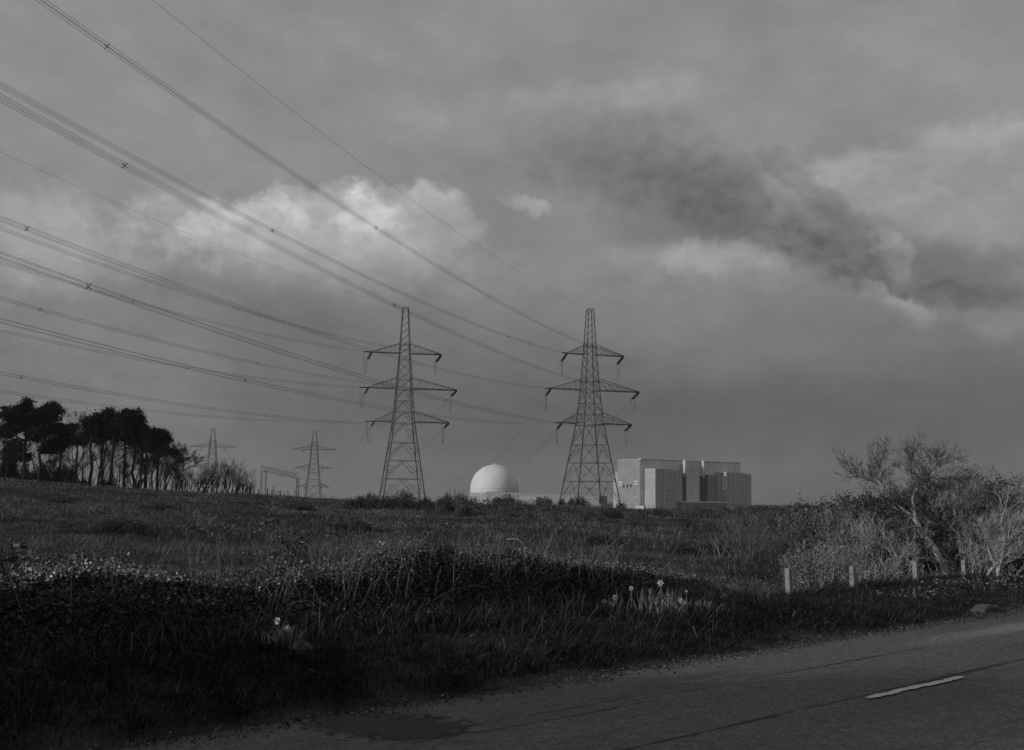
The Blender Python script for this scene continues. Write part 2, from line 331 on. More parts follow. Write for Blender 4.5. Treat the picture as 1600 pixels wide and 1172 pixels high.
    # polished paler strip towards the right
    st = mth(t, 'MULTIPLY', band(ss, (11.5, 15.5)), mth(t, 'SUBTRACT', 1, band(mth(t, 'ABSOLUTE', mth(t, 'SUBTRACT', yy, mth(t, 'ADD', 6.05, mth(t, 'MULTIPLY', wob, .3)))), (.08, .34))))
    v_ = mth(t, 'MULTIPLY', v_, mth(t, 'ADD', 1, mth(t, 'MULTIPLY', st, 1.0)))
    chips = N(t, 'ShaderNodeTexVoronoi'); chips.inputs['Scale'].default_value = 62; L.new(mp.outputs[0], chips.inputs[0]); chc = N(t, 'ShaderNodeSeparateColor'); L.new(chips.outputs['Color'], chc.inputs[0])
    v_ = mth(t, 'MULTIPLY', v_, mth(t, 'ADD', .72, mth(t, 'MULTIPLY', mth(t, 'POWER', chc.outputs[0], 2.0), .84)))
    L.new(mth(t, 'MULTIPLY', v_, ROADK), b.inputs['Base Color']); b.inputs['Roughness'].default_value = .85; b.inputs['Specular IOR Level'].default_value = .25
    bp = N(t, 'ShaderNodeBump'); bp.inputs['Strength'].default_value = .35; bp.inputs['Distance'].default_value = .006; L.new(spk, bp.inputs['Height']); L.new(bp.outputs[0], b.inputs['Normal'])
    b_ = MB(); b_.add(v, f); o = b_.build('road', mt, smooth=True); tag(o, 'grey asphalt road with a worn tarred centre joint', kind='structure')
    def zr(c): return .006 + .05 * (1 - ((c - 6.5) / 3.5) ** 2)
    def ribbon(name, pts, wd, m, lift, label, ragged=.35, seed=1, n=120):
        """thin sheet following road coordinates (s, c) with a ragged outline"""
        pts = np.array(pts); q = np.linspace(0, 1, n); L_ = np.concatenate([[0], np.cumsum(np.hypot(*np.diff(pts, axis=0).T))]); L_ /= L_[-1]
        S_ = np.interp(q, L_, pts[:, 0]); C_ = np.interp(q, L_, pts[:, 1]); Wd = np.interp(q, L_, wd) if np.ndim(wd) else np.full(n, wd)
        r1 = 1 + ragged * 2 * fbm(q * n * .3, q * 0, seed, 3); r2 = 1 + ragged * 2 * fbm(q * n * .3, q * 0 + 7, seed + 1, 3)
        wob = fbm(q * n * .08, q * 0 + 3, seed + 2, 3) * ragged * .25
        a = C_ - Wd / 2 * r1 * 1.414 + wob; c_ = C_ + Wd / 2 * r2 * 1.414 + wob
        X1, Y1 = rc(S_, a); X2, Y2 = rc(S_, c_)
        v = np.concatenate([np.stack([X1, Y1, zr(a) + lift], 1), np.stack([X2, Y2, zr(c_) + lift], 1)])
        i = np.arange(n - 1); f = np.stack([i, i + 1, i + 1 + n, i + n], 1)
        o = MB().add(v, f).build(name, m); tag(o, label, kind='structure'); return o
    paint = mat('road_paint', .62, .7, .34, 70, contrast=(.42, .66))
    ribbon('road_marking', [(8.6, 6.50), (8.75, 6.5), (10.2, 6.47), (10.3, 6.47)], [.04, .08, .08, .05], paint, .012, 'worn white centre dash painted on the road', .35, 3, 140)
ROADK = 1.2
road()
# ------------------------------------------------------------------ plant builders
def blades(P, H, W, lean, dirs, curl=.6):
    """P (n,3) roots; returns verts,faces of bent tapered blades"""
    n = len(P); a = rng.uniform(0, 2 * pi, n); U = np.stack([np.cos(a), np.sin(a), np.zeros(n)], 1)
    D = np.stack([np.cos(dirs), np.sin(dirs), np.zeros(n)], 1); Z = np.array([0, 0, 1.])
    H = H[:, None]; W = W[:, None]; l = lean[:, None]
    p1 = P + Z * H * .55 + D * H * l * .3; p2 = P + Z * H * (1 - .35 * l) + D * H * l * (.3 + curl)
    v = np.stack([P - U * W / 2, P + U * W / 2, p1 - U * W * .38, p1 + U * W * .38, p2], 1)
    i = np.arange(n)[:, None] * 5
    return v.reshape(-1, 3), i + np.array([[0, 1, 3, 2]]), i + np.array([[2, 3, 4]])
def add_blades(b, *a, **k):
    v, q, t = blades(*a, **k)
    b.v.append(v); b.f[4].append(q + b.n); b.f[3].append(t + b.n); b.n += len(v)
def leaves(b, P, S, up=.4, nrm=None):
    n = len(P); nv = rng.normal(size=(n, 3)) if nrm is None else nrm + rng.normal(size=(n, 3)) * .7
    nv[:, 2] += up; nv /= np.linalg.norm(nv, axis=1, keepdims=True)
    t = rng.normal(size=(n, 3)); U = np.cross(nv, t); U /= np.linalg.norm(U, axis=1, keepdims=True) + 1e-9; V = np.cross(nv, U)
    S = S[:, None]
    v = np.stack([P - V * S * .6, P + U * S * .34 + nv * S * .12, P + V * S * .6, P - U * S * .34 + nv * S * .12], 1).reshape(-1, 3)
    i = np.arange(n)[:, None] * 4
    b.v.append(v); b.f[3].append(np.concatenate([i + [[0, 1, 2]], i + [[0, 2, 3]]]) + b.n); b.n += len(v)
def sectors(n, r0, r1, p0=-.62, p1=.62, uniform=True):
    r = np.sqrt(rng.uniform(r0 * r0, r1 * r1, n)); ph = rng.uniform(p0, p1, n); return r * np.sin(ph), r * np.cos(ph)
def grow(segs, p, d, L, r, depth, P, R):
    """recursive limb: appends (points, radii) chains to segs"""
    n = P.get('n', 5); pts = [p]; rad = [r]; kids = []
    for i in range(n):
        d = d + R.normal(0, P['wob'], 3) + np.array([0, 0, P['up']]) + P.get('wind', np.zeros(3)); d /= np.linalg.norm(d)
        p = p + d * L / n; pts.append(p); r2 = r * (1 - (i + 1) / n * P['taper']); rad.append(r2); kids.append((p, d, r2))
    segs.append((depth, np.array(pts), np.array(rad)))
    if depth <= 0: return
    for q in range(R.integers(P['kmin'], P['kmax'] + 1)):
        i = R.integers(P.get('first', 1), n); p, d, r2 = kids[i]
        ax = R.normal(size=3); ax -= d * (ax @ d); ax /= np.linalg.norm(ax); an = R.uniform(*P['ang'])
        nd = d * cos(an) + ax * sin(an); nd[2] += P.get('kup', 0); nd /= np.linalg.norm(nd)
        grow(segs, p, nd, L * R.uniform(*P['ratio']), max(r2 * P.get('rr', .6), P['rmin']), depth - 1, P, R)
def segs_to(b, segs, dmin=0, dmax=99, k=1.):
    for dp, pts, rad in segs:
        if dmin <= dp <= dmax: b.tube(pts, rad * k, 6 if dp >= 3 else (4 if dp == 2 else 3))
# ------------------------------------------------------------------ pylons
def make_pylon(name, base, rot, S, label, group, jl=1., fine=True, th=1.):
    """S: dict(z=[levels], w=[half widths at levels], panels=[(z0,z1,kind)], arms=[(z,rise,left,right)])"""
    root = empty(name, base, rot); tag(root, label, 'pylon', group)
    W = lambda z: np.interp(z, S['z'], S['w'])
    def corner(i, z): s_ = [(-1, -1), (1, -1), (1, 1), (-1, 1)][i % 4]; return np.array([s_[0] * W(z), s_[1] * W(z), z])
    b = MB(); top = S['z'][-1]
    for i in range(4):
        for a, c in zip(S['z'][:-1], S['z'][1:]): b.beam(corner(i, a), corner(i, c), .15 * th if a < 20 else .11 * th)
        m_ = MB()
    b.build('leg_frame', 'steel', root)
    b = MB(); rb = .06 * th
    for (z0, z1, kind) in S['panels']:
        for i in range(4):
            a0, a1, c0, c1 = corner(i, z0), corner(i + 1, z0), corner(i, z1), corner(i + 1, z1)
            if kind == 'K':
                m = (c0 + c1) / 2; b.beam(c0, c1, rb * 1.2); b.beam(m, a0, rb); b.beam(m, a1, rb)
                for t in (.4, .7) if fine else ():
                    b.beam(a0 + (c0 - a0) * t, a0 + (m - a0) * t, rb * .55); b.beam(a1 + (c1 - a1) * t, a1 + (m - a1) * t, rb * .55)
                if fine:
                    b.beam(a0 + (c0 - a0) * .4, a0 + (m - a0) * .7, rb * .5); b.beam(a1 + (c1 - a1) * .4, a1 + (m - a1) * .7, rb * .5)
            elif kind == 'X': b.beam(a0, c1, rb); b.beam(a1, c0, rb)
            elif kind == 'Z': b.beam(a0 if i < 2 else a1, c1 if i < 2 else c0, rb)
            elif kind == 'H': b.beam(c0, c1, rb * 1.2)
    for i in range(4): b.beam(corner(i, top), corner(i + 1, top), rb)
    b.build('bracing', 'steel', root)
    tips = {}
    for (nm, z, rise, l, r) in S['arms']:
        for sd, ln in ((-1, l), (1, r)):
            b = MB(); wx, wu = W(z), W(z + rise); tip = np.array([sd * ln, 0, z]); tips[nm + ('L' if sd < 0 else 'R')] = tip
            k = 6; bot = [[], []]; tops = [[], []]
            for j, sy in enumerate((-1, 1)):
                p0 = np.array([sd * wx, sy * wx, z]); q0 = np.array([sd * wu, sy * wu, z + rise]); tj = tip + [0, sy * .3, 0]
                b.beam(p0, tj, .11 * th); b.beam(q0, tj + [0, 0, .12], .075 * th)
                for q in range(k + 1): bot[j].append(p0 + (tj - p0) * q / k); tops[j].append(q0 + (tj + [0, 0, .12] - q0) * q / k)
                for q in range(k): b.beam(tops[j][q], bot[j][q + 1] if q % 2 else bot[j][q], .035 * th); b.beam(bot[j][q] if q % 2 else bot[j][q + 1], tops[j][q if q % 2 else q], .03 * th)
            for q in range(k): b.beam(bot[0][q], bot[1][q + 1], .04 * th); b.beam(bot[0][q], bot[1][q], .04 * th)
            b.beam(bot[0][-1], bot[1][-1], .12 * th)
            b.build('crossarm', 'steel', root)
    tips['E'] = np.array([0, 0, top]); return root, tips
def ins(root, a, b_, inv, rad=.14, gap=.24):
    """twin insulator string between world points a and b_, child of root"""
    a = np.asarray(a); b_ = np.asarray(b_); d = b_ - a; L = np.linalg.norm(d); d /= L; side = np.cross(d, [0, 0, 1]); side /= np.linalg.norm(side)
    b = MB()
    for s_ in (-1, 1):
        n = 25; t = np.linspace(.12, .88, n * 2); r = np.where(np.arange(n * 2) % 2, rad, rad * .45)
        P = a + side * s_ * gap + d * L * t[:, None]; b.tube((P - inv[0]) @ inv[1], r, 6)
    for t0 in (.1, .9): 
        e = np.array([a + d * L * t0 - side * gap, a + d * L * t0 + side * gap]); b.tube((e - inv[0]) @ inv[1], .07, 4)
    e = np.array([a, a + d * L * .1]); b.tube((e - inv[0]) @ inv[1], .06, 4); e = np.array([a + d * L * .9, b_]); b.tube((e - inv[0]) @ inv[1], .06, 4)
    b.build('insulator', 'glass_ins', root)
def bundle(name, pts, cat, label, group, spx=(), off=.15, rad=.013, quad=True, sides=4):
    pts = np.asarray(pts); mid = pts[0]; root = empty(name, mid); tag(root, label, cat, group)
    T = np.gradient(pts, axis=0); T /= np.linalg.norm(T, axis=1, keepdims=True); U = np.cross(T, [0, 0, 1]); U /= np.linalg.norm(U, axis=1, keepdims=True); V = np.cross(U, T)
    offs = [(-off, -off), (off, -off), (-off, off), (off, off)] if quad else [(0, off), (0, -off)]
    for ou, ov in offs:
        MB().tube(pts + U * ou + V * ov - mid, rad, sides).build('conductor', 'wire', root)
    q = (pts - EYE) @ CM; sx = 800 + F * q[:, 0] / -q[:, 2]; ok = -q[:, 2] > 5
    for x in spx:
        i = int(np.argmin(np.where(ok, abs(sx - x), 1e9))); p = pts[i] - mid; u, v_ = U[i], V[i]; b = MB(); k = off * 1.25
        for su in (-1, 1):
            for sv_ in (-1, 1): b.tube([p, p + u * su * k * .6 + v_ * sv_ * k * .5, p + u * su * k + v_ * sv_ * k], [.03, .03, .045], 5, True)
        b.build('spacer', 'steel', root)
    return root
SP = dict(z=[0, 20, 28.7, 38.1, 50.2], w=[5.4, 2.65, 1.95, 1.35, .72],
    panels=[(0, 5.7, 'K'), (5.7, 10.4, 'K'), (10.4, 15, 'K'), (15, 20, 'K'), (20, 22.8, 'K'), (22.8, 25.7, 'K'), (25.7, 28.7, 'K'),
            (28.7, 31.2, 'X'), (31.2, 33.5, 'X'), (33.5, 35.9, 'X'), (35.9, 38.1, 'X')] + [(38.1 + i * 1.73, 38.1 + (i + 1) * 1.73, 'X' if i < 2 else 'Z') for i in range(7)] + [(30, 31.2, 'H'), (39, 40.4, 'H')],
    arms=[('T', 38.1, 2.6, 9, 9.6), ('M', 28.8, 2.9, 9.6, 13.6), ('B', 20.3, 2.8, 7.9, 11.6)])
def line_set(nm, axis, rot, SPx, Nn, thn, sag, sge, words, spx, dest, spanz):
    base = at(axis[0], axis[1], axis[2]); base[2] -= 50.2
    gz = h1(base[0], base[1])
    root, tips = make_pylon('pylon', base, rot, SPx, words[0], 'large lattice pylons', th=1.0)
    Rm = np.array([[cos(rot), -sin(rot), 0], [sin(rot), cos(rot), 0], [0, 0, 1.]]); inv = (base, Rm)   # world->local: (p-base)@Rm
    un = np.array([cos(thn), sin(thn), 0]); Nb = np.array(Nn)
    lat = {'T': (8.5, 38), 'M': (11, 28.7), 'B': (9.2, 20)}
    for k, tl in tips.items():
        a = base + Rm @ tl
        if k == 'E': e = Nb + [0, 0, 50]; sg = sge
        else:
            ll, z = lat[k[0]]; e = Nb + un * (ll if k[1] == 'R' else -ll) + [0, 0, z]; sg = sag
        t = np.concatenate([np.linspace(0, .03, 4)[:-1], np.linspace(.03, 1, 130)])[:, None]; P = a + (e - a) * t; P[:, 2] -= 4 * sg * (t * (1 - t))[:, 0]
        D = np.linalg.norm(P - a, axis=1)
        lv = {'T': 'top', 'M': 'middle', 'B': 'bottom'}.get(k[0]); 
        if k == 'E':
            o = MB().tube(P - a, .014, 4).build('earth_wire', 'wire', loc=a); tag(o, f'single thin earth wire from the peak of the {words[1]} pylon up to the left', 'wire'); continue
        sdw = 'left' if k[1] == 'L' else 'right'
        i0 = int(np.argmax(D > 5.2)); d = P[i0] - a; d = d / np.linalg.norm(d); s0 = a + d * 5.2
        ins(root, a, s0, inv); PP = np.vstack([s0, P[i0:]])
        bundle('conductor_bundle', PP, 'power line', f'four cable bundle rising left from the {lv} {sdw} arm of the {words[1]} pylon', 'conductor bundles overhead', spx.get(k, ()))
        # outgoing side, dropping to the substation
        g = dest(k); sg2 = np.linalg.norm(g - a) * spanz; t = np.linspace(0, 1, 50)[:, None]; P = a + (g - a) * t; P[:, 2] -= 4 * sg2 * (t * (1 - t))[:, 0]
        D = np.linalg.norm(P - a, axis=1); i0 = int(np.argmax(D > 5.2)); d = P[i0] - a; d /= np.linalg.norm(d); s1 = a + d * 5.2
        ins(root, a, s1, inv, .19, .22); PP = np.vstack([s1, P[i0:]])
        bundle('downlead_bundle', PP, 'power line', f'faint slack lines dropping from the {lv} {sdw} arm of the {words[1]} pylon toward the substation', 'slack lines down to the substation', (), .2, .012, False, 3)
        # jumper loop under the arm
        t = np.linspace(0, 1, 16)[:, None]; 
        for oo in (-.12, .12):
            J = s0 + (s1 - s0) * t; J[:, 2] -= (1 - (2 * t[:, 0] - 1) ** 2) * 4.6; J[:, 0] += oo
            MB().tube((J - base) @ Rm, .03, 4).build('jumper_loop', 'wire', root)
    # concrete stubs down to the soil
    for sx_ in (-1, 1):
        for sy_ in (-1, 1): x, y = sx_ * SPx['w'][0], sy_ * SPx['w'][0]; p = base + Rm @ np.array([x, y, 0]); g = h1(p[0], p[1]); MB().box((x - .35, y - .35, min(g - base[2] - .5, -.5)), (x + .35, y + .35, .12)).build('footing', 'conc', root)
    return root
def destL(k):
    j = {'T': 0, 'M': 1, 'B': 2}[k[0]]; q = j if k[1] == 'L' else 3 + j
    return at(412 + q * 11, 738 + q * .6, 560)
def destR(k):
    j = {'T': 0, 'M': 1, 'B': 2}[k[0]]; q = j if k[1] == 'L' else 3 + j
    return at(566 + q * 11, 770, 640)
SL = dict(SP); SL['arms'] = [('T', 38.2, 2.6, 8.7, 9.6), ('M', 29.0, 2.9, 9.4, 13.8), ('B', 20.4, 2.8, 7.6, 11.9)]
SR = dict(SP); SR['arms'] = [('T', 38.3, 2.6, 6.4, 9.6), ('M', 29.1, 2.9, 10.8, 14), ('B', 20.5, 2.8, 7.7, 11.8)]; SR['w'] = [5.9, 2.75, 1.95, 1.35, .72]
line_set('L', (634, 481, 297), .22, SL, (-115, -35, 10.66), .82, 9.75, 9.3,
         ('large dark lattice pylon standing left of the white dome', 'left'), {'TR': (405,), 'TL': (210,), 'MR': (62, 403), 'BR': (36, 417), 'ML': (300,)}, destL, .045)
line_set('R', (922, 483, 295), .35, SR, (-82.5, -100.3, 9.7), 13.18 - 4 * pi, 10.5, 10.9,
         ('large dark lattice pylon standing between the white dome and the slab building', 'right'), {'TR': (152, 580), 'TL': (423, 795), 'MR': (198, 620), 'ML': (41,), 'BR': (154, 700), 'BL': (390,)}, destR, .06)
def far_pylon(ax, ytop, ybase, Y, arms, label, wtop, wbase, rot):
    k = Y / F; base = at(ax, ybase, Y); H = (ybase - ytop) * k
    z = [0, H * .55, H * .86, H]; w_ = [wbase * k / 2 / 1.2, (wtop + (wbase - wtop) * .3) * k / 2 / 1.2, wtop * k / 2 / 1.2, wtop * k * .2]
    pn = []; zz = 0; st = H / 9
    while zz < H * .86 - .1: pn.append((zz, min(zz + st, H * .86), 'K' if zz < H * .35 else 'X')); zz += st; st *= .93
    S = dict(z=z, w=w_, panels=pn, arms=[(chr(65 + i), (ybase - ya) * k, 1.8, l * k, r * k) for i, (ya, l, r) in enumerate(arms)])
    root, tips = make_pylon('pylon', base, rot, S, label, 'small distant pylons', fine=False, th=1.0)
    g = h1(base[0], base[1])
    for sx_ in (-1, 1):
        for sy_ in (-1, 1): MB().box((sx_ * w_[0] - .3, sy_ * w_[0] - .3, min(-.5, g - base[2] - .5)), (sx_ * w_[0] + .3, sy_ * w_[0] + .3, .1)).build('footing', 'conc', root)
    for t in list(tips.values())[:-1]:
        b = MB(); s_ = np.sign(t[0]); a = t * [.55, 1, 1]; b.tube([a, a + [-s_ * 1.0, 0, -1.9]], .13, 5); b.build('insulator', 'glass_ins', root)
    return root
far_pylon(329, 671, 787, 560, [(699, 36, 36), (730, 33, 29), (757, 30, 27)], 'distant pylon rising behind the row of bare saplings', 9, 30, .05)
far_pylon(489, 674, 783, 560, [(703, 34, 35), (732, 31, 27), (761, 26, 24)], 'distant pylon standing right of the substation gantry', 9, 30, .05)
# ------------------------------------------------------------------ substation gantry and posts
def gantry():
    Y = 560; k = Y / F; a = at(409, 728, Y); e = at(467, 741, Y - 25); root = empty('substation_gantry', (a[0], a[1], -4)); tag(root, 'distant steel gantry with a sloping lattice beam left of the small pylon', 'gantry')
    o = np.array([a[0], a[1], -4.]); b = MB(); n = 9; dz = 2.2
    for z in (0, -dz):
        for y in (-.7, .7): b.beam(a - o + [0, y, z], e - o + [0, y, z], .17 if z else .13)
    for i in range(n):
        p = a + (e - a) * i / n - o; q = a + (e - a) * (i + 1) / n - o
        for y in (-.7, .7): b.beam(p + [0, y, 0], q + [0, y, -dz], .07); b.beam(p + [0, y, -dz], p + [0, y, 0], .06)
    b.build('beam', 'steel', root)
    for (p, wdt) in ((a, 2.2), (e, 2.2)):
        b = MB(); z0 = 0; top = p[2] - dz + 4
        for sx_ in (0, 1):
            for y in (-.8, .8): b.beam(np.array([p[0] + sx_ * wdt * (1 if p is a else -.4), p[1] + y, -4]) - [o[0], o[1], -4 + .5], np.array([p[0] + sx_ * wdt * (1 if p is a else -.4), p[1] + y, p[2] - dz]) - o, .13)
        for i in range(6):
            z1 = top * i / 6; z2 = top * (i + 1) / 6; x0 = p[0] - o[0]; x1 = x0 + wdt * (1 if p is a else -.4)
            b.beam([x0, p[1] - o[1] - .8, z1], [x1, p[1] - o[1] - .8, z2], .06)
        b.build('column', 'steel', root)
gantry()
for i, (x, y0, wd) in enumerate([(397, 760, 3), (404, 764, 2), (418, 763, 2.4), (425, 765, 2), (428, 759, 1.6), (438, 766, 1.8), (450, 767, 1.6), (461, 765, 1.4), (391, 762, 2.5), (445, 770, 1.5)]):
    Y = 420; p = at(x, y0, Y); g = h1(p[0], p[1]); root = empty('post_insulator', (p[0], p[1], g)); hh = p[2] - g; r = wd * Y / F / 2
    tag(root, 'dark stubby substation post poking over the hill crest left of the small pylon', 'post', 'substation posts over the hill crest')
    MB().tube([(0, 0, -.3), (0, 0, hh * .6)], r * .8, 8, True).build('support', 'steel', root)
    z = np.linspace(hh * .6, hh, 18); MB().tube(np.stack([z * 0, z * 0, z], 1), np.where(np.arange(18) % 2, r, r * .65), 8, True).build('insulator', 'glass_ins', root)
# ------------------------------------------------------------------ power station buildings
def clad(name, v, v2, sx, sz, rough=.6):
    """panelled cladding: base grey with vertical and horizontal panel variation and weather streaks"""
    m = bpy.data.materials.new(name); m.use_nodes = True; t = m.node_tree; b = t.nodes['Principled BSDF']; L = t.links
    tc = N(t, 'ShaderNodeTexCoord'); mp = N(t, 'ShaderNodeMapping'); L.new(tc.outputs['Object'], mp.inputs[0])
    s = N(t, 'ShaderNodeSeparateXYZ'); L.new(tc.outputs['Object'], s.inputs[0])
    cx = mth(t, 'FLOOR', mth(t, 'DIVIDE', mth(t, 'ADD', s.outputs[0], s.outputs[1]), sx)); cz = mth(t, 'FLOOR', mth(t, 'DIVIDE', s.outputs[2], sz))
    cb = N(t, 'ShaderNodeCombineXYZ'); L.new(cx, cb.inputs[0]); L.new(cz, cb.inputs[1]); wn = N(t, 'ShaderNodeTexWhiteNoise', noise_dimensions='2D'); L.new(cb.outputs[0], wn.inputs[0])
    mp.inputs['Scale'].default_value = (.35, .35, .03); n = N(t, 'ShaderNodeTexNoise'); n.inputs['Scale'].default_value = 1.2; n.inputs['Detail'].default_value = 5; L.new(mp.outputs[0], n.inputs[0])
    fr = mth(t, 'FRACT', mth(t, 'DIVIDE', s.outputs[2], sz)); ln = mth(t, 'MULTIPLY', mth(t, 'LESS_THAN', fr, .10), -.12)
    k = mth(t, 'ADD', mth(t, 'MULTIPLY', wn.outputs[0], .6), mth(t, 'MULTIPLY', mth(t, 'SUBTRACT', n.outputs[0], .3), 1.6))
    c = mth(t, 'ADD', v, mth(t, 'MULTIPLY', k, v2 - v)); rb_ = mth(t, 'MULTIPLY', mth(t, 'LESS_THAN', mth(t, 'FRACT', mth(t, 'DIVIDE', mth(t, 'ADD', s.outputs[0], s.outputs[1]), sx * 2.5)), .12), -.14)
    c = mth(t, 'MULTIPLY', mth(t, 'MULTIPLY', c, mth(t, 'ADD', 1, ln)), mth(t, 'ADD', 1, rb_))
    L.new(c, b.inputs['Base Color']); b.inputs['Roughness'].default_value = rough; b.inputs['Specular IOR Level'].default_value = .3
    return m
CL = clad('shade_lifted_cladding', .50, .62, 3, 3.2); CL2 = clad('block_cladding', .30, .42, 2.2, 3.0); DK = mat('dark_fill_and_shade', .012, .8, .02, 1); BRG = clad('hall_cladding', .16, .22, 4, 2.5); CP = mat('coping', .6, .6, .5, .5)  # panel grey lightened against facade shade; dark grey also paints recess shade
def station_a():
    al = radians(36); O = np.array([101.0, 900.0, -5.5]); root = empty('reactor_building', O, al)
    tag(root, 'huge pale slab building with projecting blocks and dark slots right of the pylons', 'building')
    Rm = np.array([[cos(al), -sin(al), 0], [sin(al), cos(al), 0], [0, 0, 1.]])
    def lx(px, ly):   # local x on the plane y=ly that shows at photo column px
        d = CM @ np.array([(px - 800) / F, (586 - 760) / F, -1]); dl = Rm.T @ d; ol = Rm.T @ (EYE - O); t = (ly - ol[1]) / dl[1]; return ol[0] + dl[0] * t
    H = 1.6 + 5.5 + 63.3 * .5; W_ = lx(1157, 0)
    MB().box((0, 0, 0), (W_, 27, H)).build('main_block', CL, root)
    MB().box((-.25, 0, 0), (-.003, 27, H)).build('end_wall_toned_skin', clad('sun_dimmed_cladding', .22, .29, 3, 3.2), root)  # separate darker skin; colour evens out the sunlit and shaded walls
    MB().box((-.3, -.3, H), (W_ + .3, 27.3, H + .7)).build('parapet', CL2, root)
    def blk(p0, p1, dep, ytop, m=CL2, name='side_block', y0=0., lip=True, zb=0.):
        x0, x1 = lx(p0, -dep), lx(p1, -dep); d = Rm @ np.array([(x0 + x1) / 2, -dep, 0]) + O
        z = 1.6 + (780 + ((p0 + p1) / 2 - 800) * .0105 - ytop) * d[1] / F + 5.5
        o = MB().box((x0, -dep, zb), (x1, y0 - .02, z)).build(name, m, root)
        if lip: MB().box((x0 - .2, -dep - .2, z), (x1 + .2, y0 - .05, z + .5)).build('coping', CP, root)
        return x0, x1, z
    # front left block: lit return, stepped front
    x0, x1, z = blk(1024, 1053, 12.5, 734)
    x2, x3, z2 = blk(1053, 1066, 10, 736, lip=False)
    def strip(p, dep, zt, wd=.5, z0=0, m=CP, name='downpipe'): x = lx(p, -dep); MB().box((x - wd / 2, -dep - .35, z0), (x + wd / 2, -dep - .03, zt)).build(name, m, root)
    strip(1038, 12.5, z)
    # front right block
    x4, x5, z4 = blk(1135, 1162, 12.5, 739.5)
    x6, x7, z6 = blk(1162, 1174, 10, 741, lip=False)
    strip(1149, 12.5, z4)
    # central bay with pipes; near-black boxes paint the shade of its slots
    MB().box((lx(1067, -1.6), -1.6, 0), (lx(1071, -1.6), -.02, H - 18)).build('slot_shade', DK, root)
    MB().box((lx(1066.2, -4.8), -4.8, 4), (lx(1072.1, -4.8), -.06, H - 11)).build('slot_shade', DK, root)
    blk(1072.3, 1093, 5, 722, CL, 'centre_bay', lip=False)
    MB().box((lx(1093.2, -4.8), -4.8, 4), (lx(1105.5, -4.8), -.06, H - 11.5)).build('slot_shade', DK, root)
    for px in (1070, 1099):
        x = lx(px, -6.2); MB().tube([(x, -6.2, H - 13), (x, -6.2, H + 1.0)], 1.15, 12, True).build('vent_stack', CP, root, True)
        MB().tube([(x + 2.2, -4, 6), (x + 2.2, -4, H + .6)], .8, 10, True).build('vent_stack', DK, root, True)
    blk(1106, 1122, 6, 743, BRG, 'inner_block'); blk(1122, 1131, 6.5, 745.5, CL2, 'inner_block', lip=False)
    # low front range with its pale coping
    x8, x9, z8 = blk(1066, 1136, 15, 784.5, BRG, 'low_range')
    MB().box((x8, -15.6, z8 - .6), (x9, -15.25, z8 + .55)).build('pale_band', CP, root)
    # low podium at the left foot
    MB().box((-6, -10, 0), (lx(1012, -12), -.1, 3)).build('podium', CP, root)
    # windows: panes set in the block faces
    def win(px, py, dep, wp, hp, m=DK):
        x = lx(px, -dep); d = Rm @ np.array([x, -dep, 0]) + O; z = 1.6 + (780 + (px - 800) * .0105 - py) * d[1] / F + 5.5; k = d[1] / F
        MB().box((x - wp * k / 2, -dep - .12, z - hp * k / 2), (x + wp * k / 2, -dep - .01, z + hp * k / 2)).build('window', m, root)
    for py in (767, 782):
        for px in (1042, 1045, 1048): win(px, py, 12.5, 1.3, 1.8)
    for py in (779,): 
        for px in (1042, 1048): win(px, py, 12.5, 1.3, 1.2)
    for py in (745, 757, 770, 788):
        for px in (1058, 1062): win(px, py, 10, 1.1, 1.3)
    for py in (752, 764, 776, 788):
        for px in (1154, 1158): win(px, py, 12.5, 1.2, 1.3)
    for px in (1076, 1081, 1086): 
        for py in (735, 748, 762): win(px, py, 5, 1.2, 1.4)
    for px in range(1074, 1132, 6): win(px, 791, 15, 2.6, 1.6)
    win(1045, 751, 12.5, 6, 1.2, CP); win(1156, 755, 12.5, 5, 1.2, CP)
    # openings and bright plant rooms on the lit end wall (local x = 0 plane)
    for (y_, z_, wy, hz, m) in ((23.6, H - 17.5, 4.5, 1.2, CP), (23.6, H - 19.6, 4.5, 1.0, CP), (5, H - 16.8, 5, 1.2, CP), (5, H - 19, 5, 1.0, CP), (19.4, H - 20.5, 1.6, 2.2, DK), (15.2, H - 20.3, 1.6, 2.2, DK), (11, H - 20, 1.6, 2.2, DK), (5, H - 29, 1.2, 1, CP), (7.5, H - 29, 1.2, 1, CP)):
        MB().box((-.45, y_ - wy / 2, z_ - hz / 2), (-.253, y_ + wy / 2, z_ + hz / 2)).build('window', m, root)
    # annex behind the left edge
    MB().box((1.5, 27.4, 0), (14, 34, H - 9)).build('rear_annex', CL2, root)
    # roof plant
    for x_, y_ in ((8, 8), (60, 20), (W_ - 9, 12)): MB().box((x_, y_, H + .7), (x_ + 3, y_ + 3, H + 1.6)).build('roof_hatch', CP, root)
station_a()
